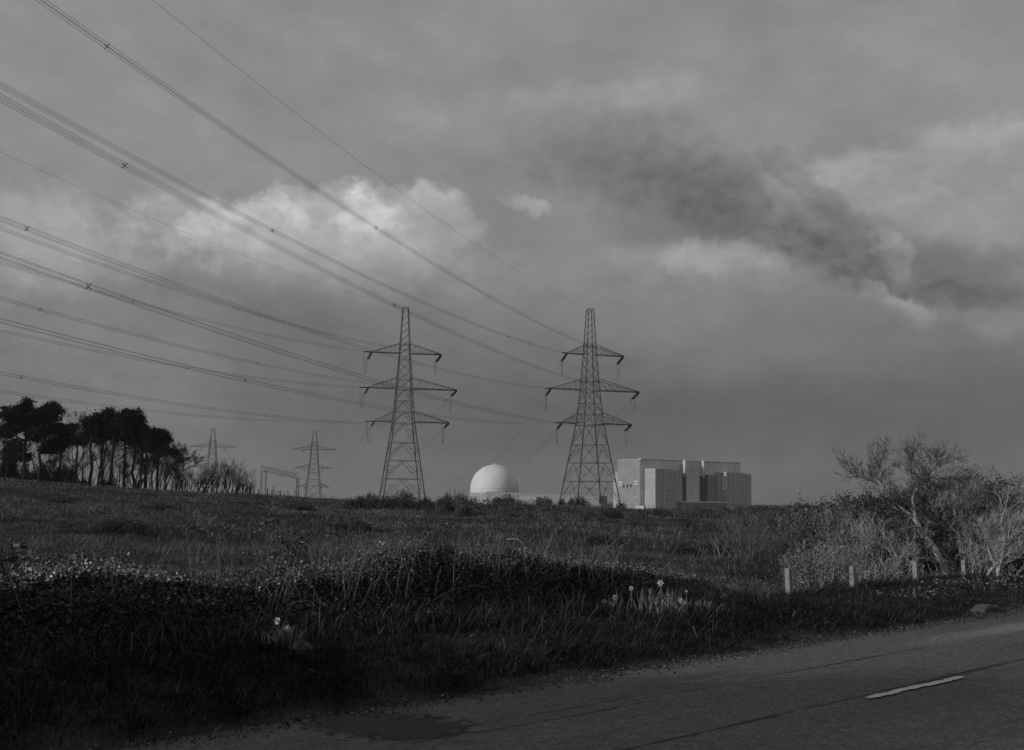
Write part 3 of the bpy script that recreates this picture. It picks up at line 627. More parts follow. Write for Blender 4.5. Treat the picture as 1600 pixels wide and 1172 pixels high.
def station_b():
    D = 1119; r = 23.4; c = at(772.5, 770, D); O = np.array([c[0], c[1], -6.]); root = empty('domed_reactor_hall', O); tag(root, 'brilliant white domed reactor building with long low halls in front', 'building')
    zc = c[2] + 3.8 + 6; n, m = 28, 72
    ph = np.linspace(0, pi / 2, n); b = MB(); prof = [(r, 0)] + [(r * cos(p) , zc + r * 1.0 * sin(p)) for p in ph]
    th = np.linspace(0, 2 * pi, m + 1)[:-1]; v = np.array([[(q[0] * cos(a), q[0] * sin(a), q[1]) for a in th] for q in prof])
    i = np.arange(len(prof) - 1)[:, None] * m; j = np.arange(m)[None]; k = (j + 1) % m
    b.add(v, np.stack([i + j, i + k, i + k + m, i + j + m], -1).reshape(-1, 4)); b.build('dome', 'white', root, True)
    MB().tube([(0, 0, zc + r - .2), (0, 0, zc + r + .5), (0, 0, zc + r + 1.1)], [1.6, 1.3, .25], 12, True).build('dome_finial', 'white', root, True)
    b = MB()
    for z_ in (zc + .2, zc - 2): b.tube([( (r + .12) * cos(a), (r + .12) * sin(a), z_) for a in np.linspace(0, 2 * pi, 73)], .25, 4)
    b.build('ring_beam', CP, root)
    def hall(px0, px1, y0, y1, Y0, Y1, dep, m, name):
        a = at(px0, y0, Y0) - O; e = at(px1, y1, Y1) - O; za, ze = a[2], e[2]; dv = (e - a); dv[2] = 0; dv /= np.linalg.norm(dv); nv = np.array([-dv[1], dv[0], 0]) * dep
        v = [(a[0], a[1], 0), (e[0], e[1], 0), (e[0] + nv[0], e[1] + nv[1], 0), (a[0] + nv[0], a[1] + nv[1], 0)]; v += [(p[0], p[1], za if q in (0, 3) else ze) for q, p in enumerate(v)]
        return MB().add(v, [(3, 2, 1, 0), (4, 5, 6, 7), (0, 1, 5, 4), (1, 2, 6, 5), (2, 3, 7, 6), (3, 0, 4, 7)]).build(name, m, root)
    hall(733, 761, 769.4, 769.6, 1085, 1085, 8, CL, 'pale_annex')
    hall(759, 936, 768.4, 775, 1060, 980, 12, BRG, 'turbine_hall')
    hall(762, 838, 774.5, 776.5, 1050, 1016, 6, clad('band_cladding', .2, .27, 4, 2.5), 'low_band')
    hall(888, 936, 773.8, 775.2, 1004, 978, 3, BRG, 'end_bay')
    for px in (703, 711): p = at(px, 764, 1085) - O; MB().tube([(p[0], p[1], 0), (p[0], p[1], p[2])], .35, 6, True).build('lamp_mast', 'steel', root)
station_b()
# ------------------------------------------------------------------ trees of the wood on the left
def rnd(seed): return np.random.default_rng(seed)
def pine(px, ybase, ytop, Y, crown, label, seed, lean=0.):
    """crown: list of (dx px, y px, rx px, ry px) foliage pads seen in the photo"""
    R = rnd(seed); k = Y / F; base = at(px, ybase, Y); base[2] = h1(base[0], base[1]) - .1
    H = at(px, ytop, Y)[2] - base[2]; root = empty('pine_tree', base); tag(root, label, 'tree', 'dark pines in the left wood')
    b = MB(); n = 8; z = np.linspace(0, H * .93, n); P = np.stack([lean * z + R.normal(0, .12, n) * (z > 0), R.normal(0, .12, n) * (z > 0), z], 1); b.tube(P, np.linspace(.27, .09, n), 7)
    fol = MB(); pads = []
    for (dx, y, rx_, ry_) in crown:
        zc = at(px, y, Y)[2] - base[2];  c0 = np.array([dx * k, R.normal(0, .8), zc])
        for _ in range(6):
            d = R.uniform(-1, 1, 3); pads.append((c0 + d * [rx_ * k * .85, rx_ * k * .6, ry_ * k * .8], rx_ * k * R.uniform(.22, .48), ry_ * k * R.uniform(.3, .5)))
    for c, a, hh in pads:
        q = int(np.argmin(abs(z - max(c[2] - a * .6, 0)))); s = P[q]; mid = (s + c) / 2 + R.normal(0, .2, 3); b.tube([s, mid, c], [.13, .09, .05], 5)
        for _ in range(3):
            d = R.normal(size=3); d /= np.linalg.norm(d); e = c + d * [a * .8, a * .7, hh * .7]; b.tube([mid + (c - mid) * R.uniform(0, 1), (c + e) / 2 + [0, 0, .15], e], [.05, .035, .015], 3)
        # tufts gathered in small clumps so the outline stays ragged
        nc = int(5 + a * hh * 6); d = R.normal(size=(nc, 3)); d /= np.linalg.norm(d, axis=1, keepdims=True); rad = R.uniform(.3, 1.35, (nc, 1)) ** .5 * 1.12
        cc = c + d * rad * [a, a * .8, hh] + [0, 0, hh * .1]
        nt_ = 60; cl = np.repeat(cc, nt_, 0) + R.normal(size=(nc * nt_, 3)) * [.36, .36, .22]
        leaves(fol, cl, R.uniform(.12, .42, len(cl)), .8)
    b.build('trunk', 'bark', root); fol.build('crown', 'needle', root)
def bare(px, ybase, ytop, Y, label, seed, spread=.45, group='bare trees in the left wood', kmax=8, stem=.17, twigm='bark', name='bare_tree', depth=4, lean=0):
    R = rnd(seed); base = at(px, ybase, Y); base[2] = h1(base[0], base[1]) - .1; H = at(px, ytop, Y)[2] - base[2]
    root = empty(name, base); tag(root, label, 'tree', group); segs = []
    P = dict(wob=.07, up=.05, taper=.75, kmin=4, kmax=kmax, ang=(.25, spread + .25), ratio=(.38, .62), rr=.6, rmin=.017 if name == 'bare_tree' else .011, n=6, first=1)
    for _ in range(R.integers(1, 3)): grow(segs, np.zeros(3), np.array([lean + R.normal(0, .08), R.normal(0, .08), 1.]), H * .72, stem, depth, P, R)
    zm = max(s[1][:, 2].max() for s in segs); kk = H / zm
    segs = [(d, p * [1, 1, kk], r) for d, p, r in segs]
    b = MB(); segs_to(b, segs, depth - 1, 99); b.build('trunk', 'bark', root); b = MB(); segs_to(b, segs, 0, depth - 2); b.build('crown', twigm, root)
pine(36, 753, 628, 168, [(-16, 660, 26, 16), (-22, 645, 20, 12), (-4, 634, 18, 10), (8, 655, 22, 14), (-26, 675, 20, 9), (18, 672, 16, 12)], 'tall spreading pine at the far left of the wood', 1)
pine(62, 753, 628, 172, [(0, 637, 19, 9), (8, 652, 20, 14), (22, 665, 18, 14), (14, 685, 18, 14), (26, 690, 14, 7), (-8, 668, 16, 12), (10, 700, 14, 7)], 'thick pine with the second rounded crown from the left', 2)
pine(92, 754, 662, 178, [(0, 676, 11, 12), (6, 668, 9, 8), (6, 690, 10, 5)], 'short pine leaning against the bare trees right of the thick pine', 3, .03)
pine(140, 757, 645, 166, [(8, 656, 22, 12), (-2, 668, 18, 12), (14, 672, 20, 12)], 'pine with a broad flat crown in the middle of the wood', 4)
pine(173, 759, 642, 164, [(3, 652, 20, 12), (18, 664, 16, 13), (-6, 668, 20, 12), (30, 655, 12, 9), (30, 675, 13, 10)], 'upright pine with a thick trunk rising above the dark shrub', 5)
pine(208, 763, 650, 176, [(2, 660, 12, 14), (8, 680, 14, 12), (-4, 690, 16, 8)], 'pine with a pointed tuft right of the upright pine', 6)
pine(227, 765, 668, 170, [(2, 683, 16, 11), (-4, 692, 14, 7), (12, 696, 14, 6)], 'forked thin pine near the right end of the wood', 7)
pine(246, 766, 665, 172, [(2, 678, 9, 10), (6, 690, 12, 8), (10, 706, 14, 4)], 'last dark pine at the right end of the wood', 8)
pine(18, 752, 690, 182, [(-6, 700, 20, 10), (10, 712, 16, 7)], 'low dark pine filling the gap under the leftmost crown', 9)
pine(118, 756, 668, 181, [(0, 690, 14, 7), (8, 682, 12, 6)], 'low pine among the fan shaped bare trees', 10)
pine(157, 759, 655, 178, [(0, 676, 18, 9), (6, 664, 16, 9), (-8, 688, 12, 5)], 'darker pine tucked behind the broad flat pine', 11)
pine(192, 762, 648, 180, [(0, 664, 18, 12), (6, 650, 12, 7), (2, 682, 20, 8)], 'pine filling the crown gap before the pointed tuft', 12)
pine(218, 764, 680, 181, [(0, 690, 18, 8), (14, 698, 14, 6)], 'squat pine with a low shelf of needles near the right end', 13)
for i, (x, yt, sp, wd) in enumerate([(8, 668, .5, 'bare tree under the leftmost pine crown'), (84, 700, .4, 'thin bare tree behind the short pine'), (112, 634, .55, 'tall bare tree rising between the two dark pine masses'), (126, 634, .55, 'tall fan shaped bare tree left of the broad flat pine'),
        (152, 640, .45, 'bare tree whose tips show over the broad flat pine'), (190, 690, .5, 'bare tree with low spreading limbs under the pointed tuft pine'), (218, 668, .4, 'bare tree with tips between the last two pines'), (238, 700, .3, 'straight bare tree under the last pines'),
        (259, 672, .55, 'bare tree with a round fine crown just right of the last pine'), (274, 690, .7, 'bare tree with arching branches at the right edge of the wood')]):
    bare(x, 753 + x * .055, yt, 160 + (i * 37) % 17, wd, 100 + i, sp)
rr = rnd(5)
for i in range(46):    # the row of thin saplings behind the crest
    x = 268 + i * 2.75 + rr.normal(0, 1.2); yt = 722 + 12 * abs(rr.normal()) + (10 if x > 370 else 0) - 14 * math.exp(-((x - 345) / 30) ** 2)
    bare(x, 768 + (x - 268) * .05, yt, 175 + rr.uniform(0, 14), 'slender bare sapling in the close row before the far left pylon', 200 + i, .22, 'slender saplings in the close row', 5, .085, 'bark', 'sapling', 3, rr.uniform(-.05, .22))
for i in range(44):
    x = 4 + i * 6.1 + rr.normal(0, 3)
    bare(x, 753 + x * .055, 700 + rr.uniform(-15, 15), 185 + rr.uniform(0, 14), 'thin bare stem standing among the trunks of the left wood', 300 + i, .25, 'thin stems among the trunks of the left wood', 5, .11, 'bark', 'sapling', 3, rr.uniform(-.1, .1))
# ------------------------------------------------------------------ bushes
def bush(px, Y, wpx, ytop, label, seed, m='gorse', dens=1., name='bush', cat='bush', group=None, leaf=.0, ybot=None, twigs=0, asp=.7):
    R = rnd(seed); k = Y / F; c = at(px, 785, Y); g = h1(c[0], c[1]); top = at(px, ytop, Y)[2]; H = max(top - g, .4); a = wpx * k / 2
    root = empty(name, (c[0], c[1], g)); tag(root, label, cat, group)
    lobes = max(5, int(a * 3)); b = MB(); ls = leaf or max(.04, 1.9 * k)
    tot = int(min(60000, dens * 2.2 * 1.6 * a * H / (ls * ls * .4))); LC = []
    for i in range(lobes):
        x = R.uniform(-.75, .75) * a; hh = H * (1 - .45 * (x / a) ** 2) * R.uniform(.72, 1.0); rl = a * R.uniform(.22, .42)
        LC.append((x, R.uniform(-.5, .5) * a * asp, hh, rl))
    LC[0] = (0, 0, H, a * .35)
    for x, y, hh, rl in LC:
        n = tot // lobes; d = R.normal(size=(n, 3)); d /= np.linalg.norm(d, axis=1, keepdims=True); d[:, 2] = abs(d[:, 2]) * 1.0 
        rad = R.uniform(.3, 1.03, (n, 1)) ** .5 * (1 + .18 * np.sin(d[:, :1] * 7 + seed) * np.cos(d[:, 1:2] * 6))
        p = np.array([x, y, 0]) + d * rad * [rl, rl, hh]
        p += R.normal(size=p.shape) * ls * .5; p[:, 2] = np.maximum(p[:, 2], -.1)
        nv = d.copy(); leaves(b, p, R.uniform(.5, 1.4, n) * ls, .2, nv)
    b.build('foliage', m, root)
    b = MB()
    for i in range(6 + twigs):
        x, y, hh, rl = LC[R.integers(len(LC))]; e = np.array([x + R.normal(0, rl * .5), y + R.normal(0, rl * .5), hh * R.uniform(.9, 1.12)])
        b.tube([[x * .3, y * .3, -.1], [x * .7, y * .7, hh * .5], e], [.03 * (1 + k), .02, .008], 3)
    b.build('stems', 'twig', root)
B = [ (578, 205, 26, 767, 'rounded dark bush at the left foot of the left pylon', 'gorse'), (600, 108, 80, 775, 'low dark gorse spread below the left pylon', 'gorse'), (650, 104, 80, 779, 'low dark gorse spread right under the left pylon legs', 'gorse'),
    (632, 150, 46, 766, 'pale twiggy bush between the legs of the left pylon', 'scrub'), (665, 214, 22, 774, 'small dark bush at the right foot of the left pylon', 'gorse'), (697, 225, 26, 768, 'dark rounded bush just left of the dome', 'gorse'),
    (716, 120, 56, 771, 'pale scrub bush below the white annex of the dome', 'scrub'), (765, 112, 110, 779, 'wide pale scrub bush below the dome', 'scrub'), (728, 80, 50, 793, 'very dark low bush in the heath below the dome', 'gorse'),
    (792, 160, 60, 775, 'dark scrub line below the low pale hall', 'gorse'), (852, 240, 30, 776, 'dark round bush left of the right pylon', 'gorse'), (905, 262, 34, 772, 'large dark bush between the legs of the right pylon', 'gorse'), (838, 105, 110, 782, 'pale scrub bush before the right pylon', 'scrub'),
    (880, 230, 24, 779, 'small dark bush at the left foot of the right pylon', 'gorse'), (885, 88, 100, 792, 'dull brown scrub spread in the middle heath', 'scrub'), (945, 84, 60, 797, 'dark leathery bush in front of the right pylon', 'gorse'), (975, 260, 26, 783, 'dark bush at the right foot of the right pylon', 'gorse'),
    (1020, 110, 90, 793, 'pale scrub bush before the slab building', 'scrub'), (1075, 66, 34, 818, 'low dark gorse cushion in the open heath', 'gorse'), (1100, 110, 90, 795, 'pale scrub bush before the low range', 'scrub'), (1150, 120, 90, 790, 'pale scrub bush below the right corner of the slab building', 'scrub'),
    (1205, 220, 60, 790, 'dark scrub bush right of the slab building', 'gorse'), (1245, 260, 36, 783, 'dark round bush on the right skyline', 'gorse'), (1262, 255, 26, 786, 'smaller dark bush on the right skyline', 'gorse'), (1230, 100, 100, 795, 'pale low scrub bush below the right skyline', 'scrub'), (1190, 70, 80, 806, 'low scrub bush in the right heath', 'scrub'),
    (1185, 300, 40, 788, 'distant dark bush touching the corner of the slab building', 'gorse'), (1290, 240, 50, 786, 'distant dark bush beside the big hedge', 'gorse'), (1060, 36, 60, 845, 'dark bramble mound in the near heath', 'gorse'), (1130, 40, 70, 848, 'second dark bramble mound in the near heath', 'gorse'),
    (945, 40, 60, 852, 'low bramble mound left of the others in the near heath', 'leafd'), (540, 210, 34, 780, 'low dark bush left of the left pylon', 'gorse'), (430, 300, 60, 768, 'low dark bush under the gantry', 'gorse'),
    (565, 112, 60, 777, 'dark low gorse at the left end of the band below the left pylon', 'gorse'), (690, 98, 60, 780, 'brown scrub between the left pylon and the dome scrub', 'scrub'), (800, 78, 80, 800, 'rough dull scrub patch in the middle heath', 'scrub'), (905, 70, 90, 806, 'wide dull scrub patch left of the dark leathery bush', 'scrub'),
    (1000, 60, 90, 812, 'dull scrub patch in the heath before the slab building', 'scrub'), (1110, 52, 70, 822, 'dark heather clump left of the feathery shrub', 'gorse'), (1200, 50, 90, 826, 'dull scrub patch right of the feathery shrub', 'scrub'), (1245, 34, 80, 842, 'pale scrub patch left of the thicket foot', 'scrub'),
    (470, 70, 70, 806, 'dark heather clump in the left heath', 'gorse'), (250, 60, 90, 802, 'long dark heather clump on the left slope', 'gorse'), (90, 70, 80, 786, 'dark heather clump high on the left slope', 'gorse'), (380, 95, 70, 788, 'dark heather clump below the sapling row', 'gorse'), (560, 48, 90, 822, 'dark heather clump above the hedge middle', 'gorse'), (170, 40, 110, 822, 'broad dark heather clump above the hedge at the left', 'gorse'), (690, 55, 90, 814, 'dull scrub patch above the hedge right of the middle', 'scrub'), (330, 42, 90, 828, 'scrubby patch behind the hooked cane', 'scrub')]
for i, (px, Y, wd, yt, lb, m) in enumerate(B): bush(px, Y, wd * 1.1, yt - (3 if 60 < Y < 170 else 0), lb, 400 + i, m, 1.6 if m == 'gorse' else 1.2, name='gorse_bush' if m == 'gorse' else 'scrub_bush', twigs=8 if m == 'gorse' else 30)
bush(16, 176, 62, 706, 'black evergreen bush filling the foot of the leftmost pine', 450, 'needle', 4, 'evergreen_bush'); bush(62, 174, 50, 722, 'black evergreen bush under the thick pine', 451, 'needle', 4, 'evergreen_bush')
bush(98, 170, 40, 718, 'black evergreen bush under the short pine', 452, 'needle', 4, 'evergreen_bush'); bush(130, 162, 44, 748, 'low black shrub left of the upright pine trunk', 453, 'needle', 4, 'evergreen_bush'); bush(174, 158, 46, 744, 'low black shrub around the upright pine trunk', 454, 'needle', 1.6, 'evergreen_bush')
# ------------------------------------------------------------------ grasses (stuff)
def field():
    b = MB(); dry = MB()
    def zone(n, r0, r1, h, w_, cmin, seed, frac=.12, p0=-.6, p1=.6, tus=.8):
        X, Y = sectors(n, r0, r1, p0, p1); c = Y - X; ok = c > cmin; X, Y = X[ok], Y[ok]
        nz = fbm(X * 1.1, Y * 1.1, seed, 3) * 2.4 + fbm(X * .25, Y * .25, seed + 5, 3) * 2
        keep = rng.uniform(size=len(X)) < np.clip(.55 + nz * tus, .12, 1); X, Y, nz = X[keep], Y[keep], nz[keep]
        Z = hgt(X, Y) - .02; H = h * np.clip(1 + nz * 1.1, .25, 2.4) * rng.uniform(.5, 1.3, len(X)); W_ = w_ * rng.uniform(.6, 1.4, len(X))
        d = rng.uniform(0, 6.3, len(X)); ln = rng.uniform(.3, 1.9, len(X)); P = np.stack([X, Y, Z], 1); k = rng.uniform(size=len(X)) < np.clip(frac + fbm(X * .18, Y * .18, seed + 9, 3) * 1.1, .02, .75)
        add_blades(b, P[~k], H[~k], W_[~k], ln[~k], d[~k]); add_blades(dry, P[k], H[k] * 1.15, W_[k] * .8, ln[k] * .8, d[k])
    zone(260000, 15, 40, .17, .009, 14.8, 31, .14); zone(240000, 40, 90, .19, .018, 15, 32, .14); zone(150000, 90, 175, .20, .045, 15, 33, .12); zone(60000, 175, 335, .20, .09, 15, 34, .12, -.25, .5)
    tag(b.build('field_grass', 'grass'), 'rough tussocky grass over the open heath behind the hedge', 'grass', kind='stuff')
    tag(dry.build('dry_grass', 'dryg'), 'bleached dead grass mixed through the heath', 'grass', kind='stuff')
MT['dryg'] = mat('dead_grass', .15, .8, island=(.5, 1.6))
field()
def verge():
    b = MB(); dry = MB(); n = 300000; s = rng.uniform(-2, 26, n); c = 10.12 + 5.2 * rng.uniform(0, 1, n) ** .9; X, Y = rc(s, c)
    nz = fbm(X * 2, Y * 2, 41, 3) * 2.5; e = sstep(9.95, 10.7, c + nz * .15); keep = rng.uniform(size=n) < (.15 + .85 * e) * np.clip(.8 + nz, .4, 1)
    X, Y, nz, e, c = X[keep], Y[keep], nz[keep], e[keep], c[keep]; n = len(X); H = (.05 + .09 * e) * np.clip(1 + nz * .8, .4, 2) * rng.uniform(.4, 1.2, n) * np.where(rng.uniform(size=n) < .08, 1.9, 1) * (1 - .45 * sstep(15, 18, s[keep]))
    P = np.stack([X, Y, hgt(X, Y) - .015], 1); d = rng.normal(-.8, 1.5, n); ln = rng.uniform(.3, 1.8, n); k = rng.uniform(size=n) < .05
    add_blades(b, P[~k], H[~k], rng.uniform(.004, .011, n)[~k], ln[~k], d[~k]); add_blades(dry, P[k], H[k], rng.uniform(.003, .007, n)[k], ln[k], d[k])
    # near side verge where the photographer stands
    m = 25000; s = rng.uniform(-4, 10, m); c = rng.uniform(-4, 2.7, m); X, Y = rc(s, c); P = np.stack([X, Y, hgt(X, Y) - .01], 1); add_blades(b, P, rng.uniform(.03, .09, m), rng.uniform(.004, .008, m), rng.uniform(.1, 1, m), rng.uniform(0, 6, m))
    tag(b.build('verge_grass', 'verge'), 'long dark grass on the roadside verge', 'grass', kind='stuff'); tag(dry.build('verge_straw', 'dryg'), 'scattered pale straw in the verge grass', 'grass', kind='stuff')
verge()
# ------------------------------------------------------------------ bramble hedge along the verge
def hedge_h(s):
    X, Y = rc(s, 13.6); px = 800 + X / Y * F
    return np.interp(px, [-300, 0, 60, 200, 330, 480, 620, 760, 900, 1000, 1100, 1150], [.72, .66, .64, .52, .50, .60, .62, .62, .50, .40, .30, .06]) + fbm(s * 1.3, s * 0, 55, 4) * .42
def brambles():
    s0, s1 = .8, 14.0; root = empty('bramble_hedge', (*rc(6.5, 13.8), .2)); tag(root, 'long dark bramble hedge behind the verge with pale lit leaves along its top', 'hedge')
    O = np.array(root.location); b = MB(); n = 170000
    s = rng.uniform(s0, s1, n); u = rng.uniform(-1, 1, n); H = hedge_h(s)
    # leaves concentrated on the outer shell of a rounded cross-section
    a = rng.uniform(0, pi, n); rad = rng.uniform(0, 1, n) ** .35; cc = 14.1 + np.cos(a) * 1.5 * rad * (1 + .25 * fbm(s * 2, a * 2, 57) * 2); zz = np.sin(a) ** .75 * H * rad * (1 + .35 * fbm(s * 3.1, a * 2.5, 58, 3) * 2)
    X, Y = rc(s, cc); g = hgt(X, Y); P = np.stack([X, Y, g + zz + .02], 1) - O
    k = rng.uniform(size=n) < np.clip((H + .3) * 1.0, 0, 1); 
    leaves(b, P[k], rng.uniform(.016, .046, k.sum()), .55); b.build('leaves', 'leafd', root)
    b = MB()
    for i in range(330):    # arching canes
        s = rng.uniform(s0, s1); H = float(hedge_h(np.array([s]))[0]); c = rng.uniform(12.9, 15.2); x, y = rc(s, c); g = h1(x, y)
        L_ = rng.uniform(.3, 1.0); an = rng.uniform(0, 2 * pi); t = np.linspace(0, 1, 9); hh = H * rng.uniform(.65, 1.16) if i < 330 else H * rng.uniform(1.15, 1.42)
        P = np.stack([x + cos(an) * L_ * t, y + sin(an) * L_ * t, g + hh * np.sin(t * rng.uniform(1.7, 2.7)) + t * 0], 1) + rng.normal(0, .012, (9, 3)); b.tube(P - O, np.linspace(.0042, .0015, 9), 3)
    b.build('canes', 'cane', root)
    # leaf sprays standing along the top, sunlit tone painted in
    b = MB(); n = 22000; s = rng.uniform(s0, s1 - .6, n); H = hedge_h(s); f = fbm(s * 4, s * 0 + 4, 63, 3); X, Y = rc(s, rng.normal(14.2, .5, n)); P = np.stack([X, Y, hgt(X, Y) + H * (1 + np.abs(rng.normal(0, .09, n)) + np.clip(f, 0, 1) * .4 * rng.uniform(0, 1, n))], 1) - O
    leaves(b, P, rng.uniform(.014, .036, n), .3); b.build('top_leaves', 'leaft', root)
MT['leaft'] = mat('sun_toned_bramble_leaf', .17, .5, island=(.2, 2.4), spec=.4, patch=(.3, 1.5))  # paler copy of the bramble leaf, sunlight painted into the hedge top
brambles()
def stalks():
    b = MB(); 
    for i in range(620):
        s = rng.choice([rng.normal(7.2, 1.1), rng.normal(9.3, 1.0), rng.uniform(1, 14)], p=[.4, .35, .25]); c = rng.uniform(12.9, 15.4); x, y = rc(s, c); g = h1(x, y); H = rng.uniform(.4, 1.0)
        if s > 13: H *= .7
        d = rng.normal(0, .13, 2); t = np.linspace(0, 1, 5); P = np.stack([x + d[0] * t * H + d[0] * t ** 3 * .6, y + d[1] * t * H, g + H * t], 1) + rng.normal(0, .006, (5, 3)); b.tube(P, np.linspace(.0038, .0018, 5), 3)
        if rng.uniform() < .4:
            for j in range(3): q = P[2 + j % 3]; b.tube([q, q + rng.normal(0, .05, 3) + [0, 0, .08]], [.002, .001], 3)
    tag(b.build('dead_stalks', 'dry'), 'thin pale dead stalks standing up through the bramble hedge', 'stalks', kind='stuff')
stalks()
def tall_grass():
    b = MB(); n = 26000; s = rng.uniform(.5, 15, n); c = rng.normal(16.2, .9, n); X, Y = rc(s, c); f = fbm(s * .8, c * .8, 83, 3) * 2.2 + .5; k = (rng.uniform(size=n) < np.clip(f, .08, 1)) & (c > 14.4); X, Y, f = X[k], Y[k], f[k]; n = len(X)
    add_blades(b, np.stack([X, Y, hgt(X, Y) - .02], 1), rng.uniform(.25, .75, n) * np.clip(.5 + f, .5, 1.2), rng.uniform(.004, .009, n), rng.uniform(.1, 1.0, n), rng.uniform(0, 6.3, n))
    n = 9000; s = rng.uniform(2, 14, n); c = rng.normal(12.9, .35, n); X, Y = rc(s, c); add_blades(b, np.stack([X, Y, hgt(X, Y) - .02], 1), rng.uniform(.15, .5, n), rng.uniform(.003, .008, n), rng.uniform(.2, 1.4, n), rng.uniform(0, 6.3, n))
    tag(b.build('tall_dry_grass', 'dryt'), 'tall bleached grass growing through and behind the bramble hedge', 'grass', kind='stuff')
MT['dryt'] = mat('tall_dead_grass', .08, .8, island=(.3, 2.0))
tall_grass()
def arch(name, pts, r, label, m='cane', leafn=0, lm='leaft'):
    P = np.array([at(*p) for p in pts]); n = 24; t = np.linspace(0, len(P) - 1, n); k = np.arange(len(P))
    # smooth the polyline by cubic blending of neighbours
    Q = np.stack([np.interp(t, k, P[:, i]) for i in range(3)], 1)
    for _ in range(3): Q[1:-1] = (Q[:-2] + 2 * Q[1:-1] + Q[2:]) / 4
    root = empty(name, Q[0]); tag(root, label, 'bramble'); MB().tube(Q - Q[0], np.linspace(r, r * .5, n), 5).build('stem', m, root)
    if leafn:
        b = MB(); i = rng.integers(2, n, leafn); leaves(b, Q[i] - Q[0] + rng.normal(0, .03, (leafn, 3)), rng.uniform(.025, .05, leafn), .3); b.build('leaves', lm, root)
arch('bramble_cane', [(342, 905, 12.4), (344, 880, 12.4), (340, 845, 12.3), (330, 820, 12.2), (322, 818, 12.2), (303, 832, 12.1)], .006, 'pale bramble cane hooking over above the left part of the hedge', 'dry', 10)
arch('bramble_cane', [(352, 866, 12.0), (395, 866, 12.2), (440, 876, 12.5), (505, 893, 12.8), (560, 900, 13)], .008, 'long pale cane lying level along the hedge top', 'dry', 30)
arch('bramble_cane', [(555, 910, 13.2), (552, 880, 13.2), (546, 864, 13.1), (530, 864, 13.0), (500, 880, 12.9)], .006, 'pale cane bent over in the middle of the hedge', 'dry', 14)
arch('bramble_cane', [(655, 850, 14.2), (672, 832, 14.2), (690, 825, 14.2), (722, 829, 14.3)], .005, 'thin arching cane above the hedge middle', 'dry', 16)
arch('bramble_cane', [(793, 843, 15), (808, 842, 15), (816, 848, 15), (822, 862, 15.1)], .007, 'bright bent stem at the right of the hedge middle', 'dryw')  if False else None
MT['dryw'] = mat('bleached_stem', .4, .7, .3, 10)
arch('bent_stem', [(792, 843, 15), (808, 841.5, 15), (816, 848, 15), (822, 866, 15.1), (824, 900, 15.1)], .008, 'bright bleached bent stem above the hedge', 'dryw')
arch('bramble_cane', [(185, 905, 11.3), (205, 898, 11.3), (230, 893, 11.4), (268, 894, 11.4)], .005, 'pale cane on the hedge top left of the hooked one', 'dry', 12)
arch('bramble_cane', [(960, 900, 17), (968, 862, 17.5), (955, 835, 17.6), (938, 822, 17.6)], .006, 'dark cane arching above the right part of the hedge', 'cane', 4)
arch('bramble_cane', [(430, 860, 12.6), (432, 836, 12.6), (420, 818, 12.6), (395, 838, 12.4)], .005, 'leafy cane arching above the long level cane', 'dry', 34)
def leafy(px, Y, ytop, label, seed, wpx=60, m='leaft'):
    R = rnd(seed); c = at(px, 860, Y); g = h1(c[0], c[1]); H = at(px, ytop, Y)[2] - g; root = empty('leafy_shrub', (c[0], c[1], g)); tag(root, label, 'shrub'); st = MB(); lf = MB()
    for i in range(26):
        e = np.array([R.normal(0, wpx * Y / F * .4), R.normal(0, .25), H * R.uniform(.72, 1.03)]); P = np.array([[0, 0, 0], e * [.3, .3, .5], e * [.7, .7, .85], e]); st.tube(P, [.006, .005, .004, .002], 3)
        for q in range(26): t = R.uniform(.45, 1); p = e * [t, t, t ** .7]; leaves(lf, (p + R.normal(0, .03, 3))[None], np.array([R.uniform(.03, .06)]), .3)
    st.build('stems', 'cane', root); lf.build('leaves', m, root)
leafy(20, 10.2, 850, 'leafy shrub with bright leaves at the far left of the hedge top', 71, 60); leafy(125, 10.9, 862, 'small leafy spray on the hedge top right of the far left shrub', 72, 40); leafy(58, 10.6, 872, 'low leafy spray beside the far left shrub', 74, 50); leafy(455, 12.7, 838, 'leafy shrub rising above the hedge beside the level cane', 73, 70)
leafy(665, 14.2, 850, 'leafy tuft on the hedge top in the middle', 75, 60); leafy(760, 14.9, 852, 'leafy tuft on the hedge top right of the middle', 76, 50)
# ------------------------------------------------------------------ posts, daffodils, boulder, drain
PST = [(1231, 888, 19.7, -3, 'concrete post with a dark side at the left end of the row'), (1331, 884, 21.3, -3, 'second concrete fence post from the left of the row'), (1430, 878, 23.1, -2, 'concrete fence post in front of the leaning pale trunk'), (1506, 875, 24.7, -1.5, 'short looking concrete fence post furthest right in the row')]
for i, (x, y, Y, ln, lb) in enumerate(PST):
    p = at(x, y, Y); g = h1(p[0], p[1]); H = p[2] - g; hw = .045; v = []
    root = None; b = MB(); tl = math.tan(radians(ln)) * H
    for z, q, ox in ((-.4, 1, .02), (H - .02, 1, 0), (H, .82, 0)):
        for sx_, sy_ in ((-1, -1), (1, -1), (1, 1), (-1, 1)): v.append((sx_ * hw * q + tl * (z / H - 0), sy_ * hw * q, z))
    f = [(0, 1, 5, 4), (1, 2, 6, 5), (2, 3, 7, 6), (3, 0, 4, 7), (4, 5, 9, 8), (5, 6, 10, 9), (6, 7, 11, 10), (7, 4, 8, 11), (8, 9, 10, 11), (3, 2, 1, 0)]
    b.add(v, f); o = b.build('fence_post', 'conc', loc=(p[0] - tl, p[1], g)); o.rotation_euler[2] = radians(38); tag(o, lb, 'post', 'concrete fence posts by the road')
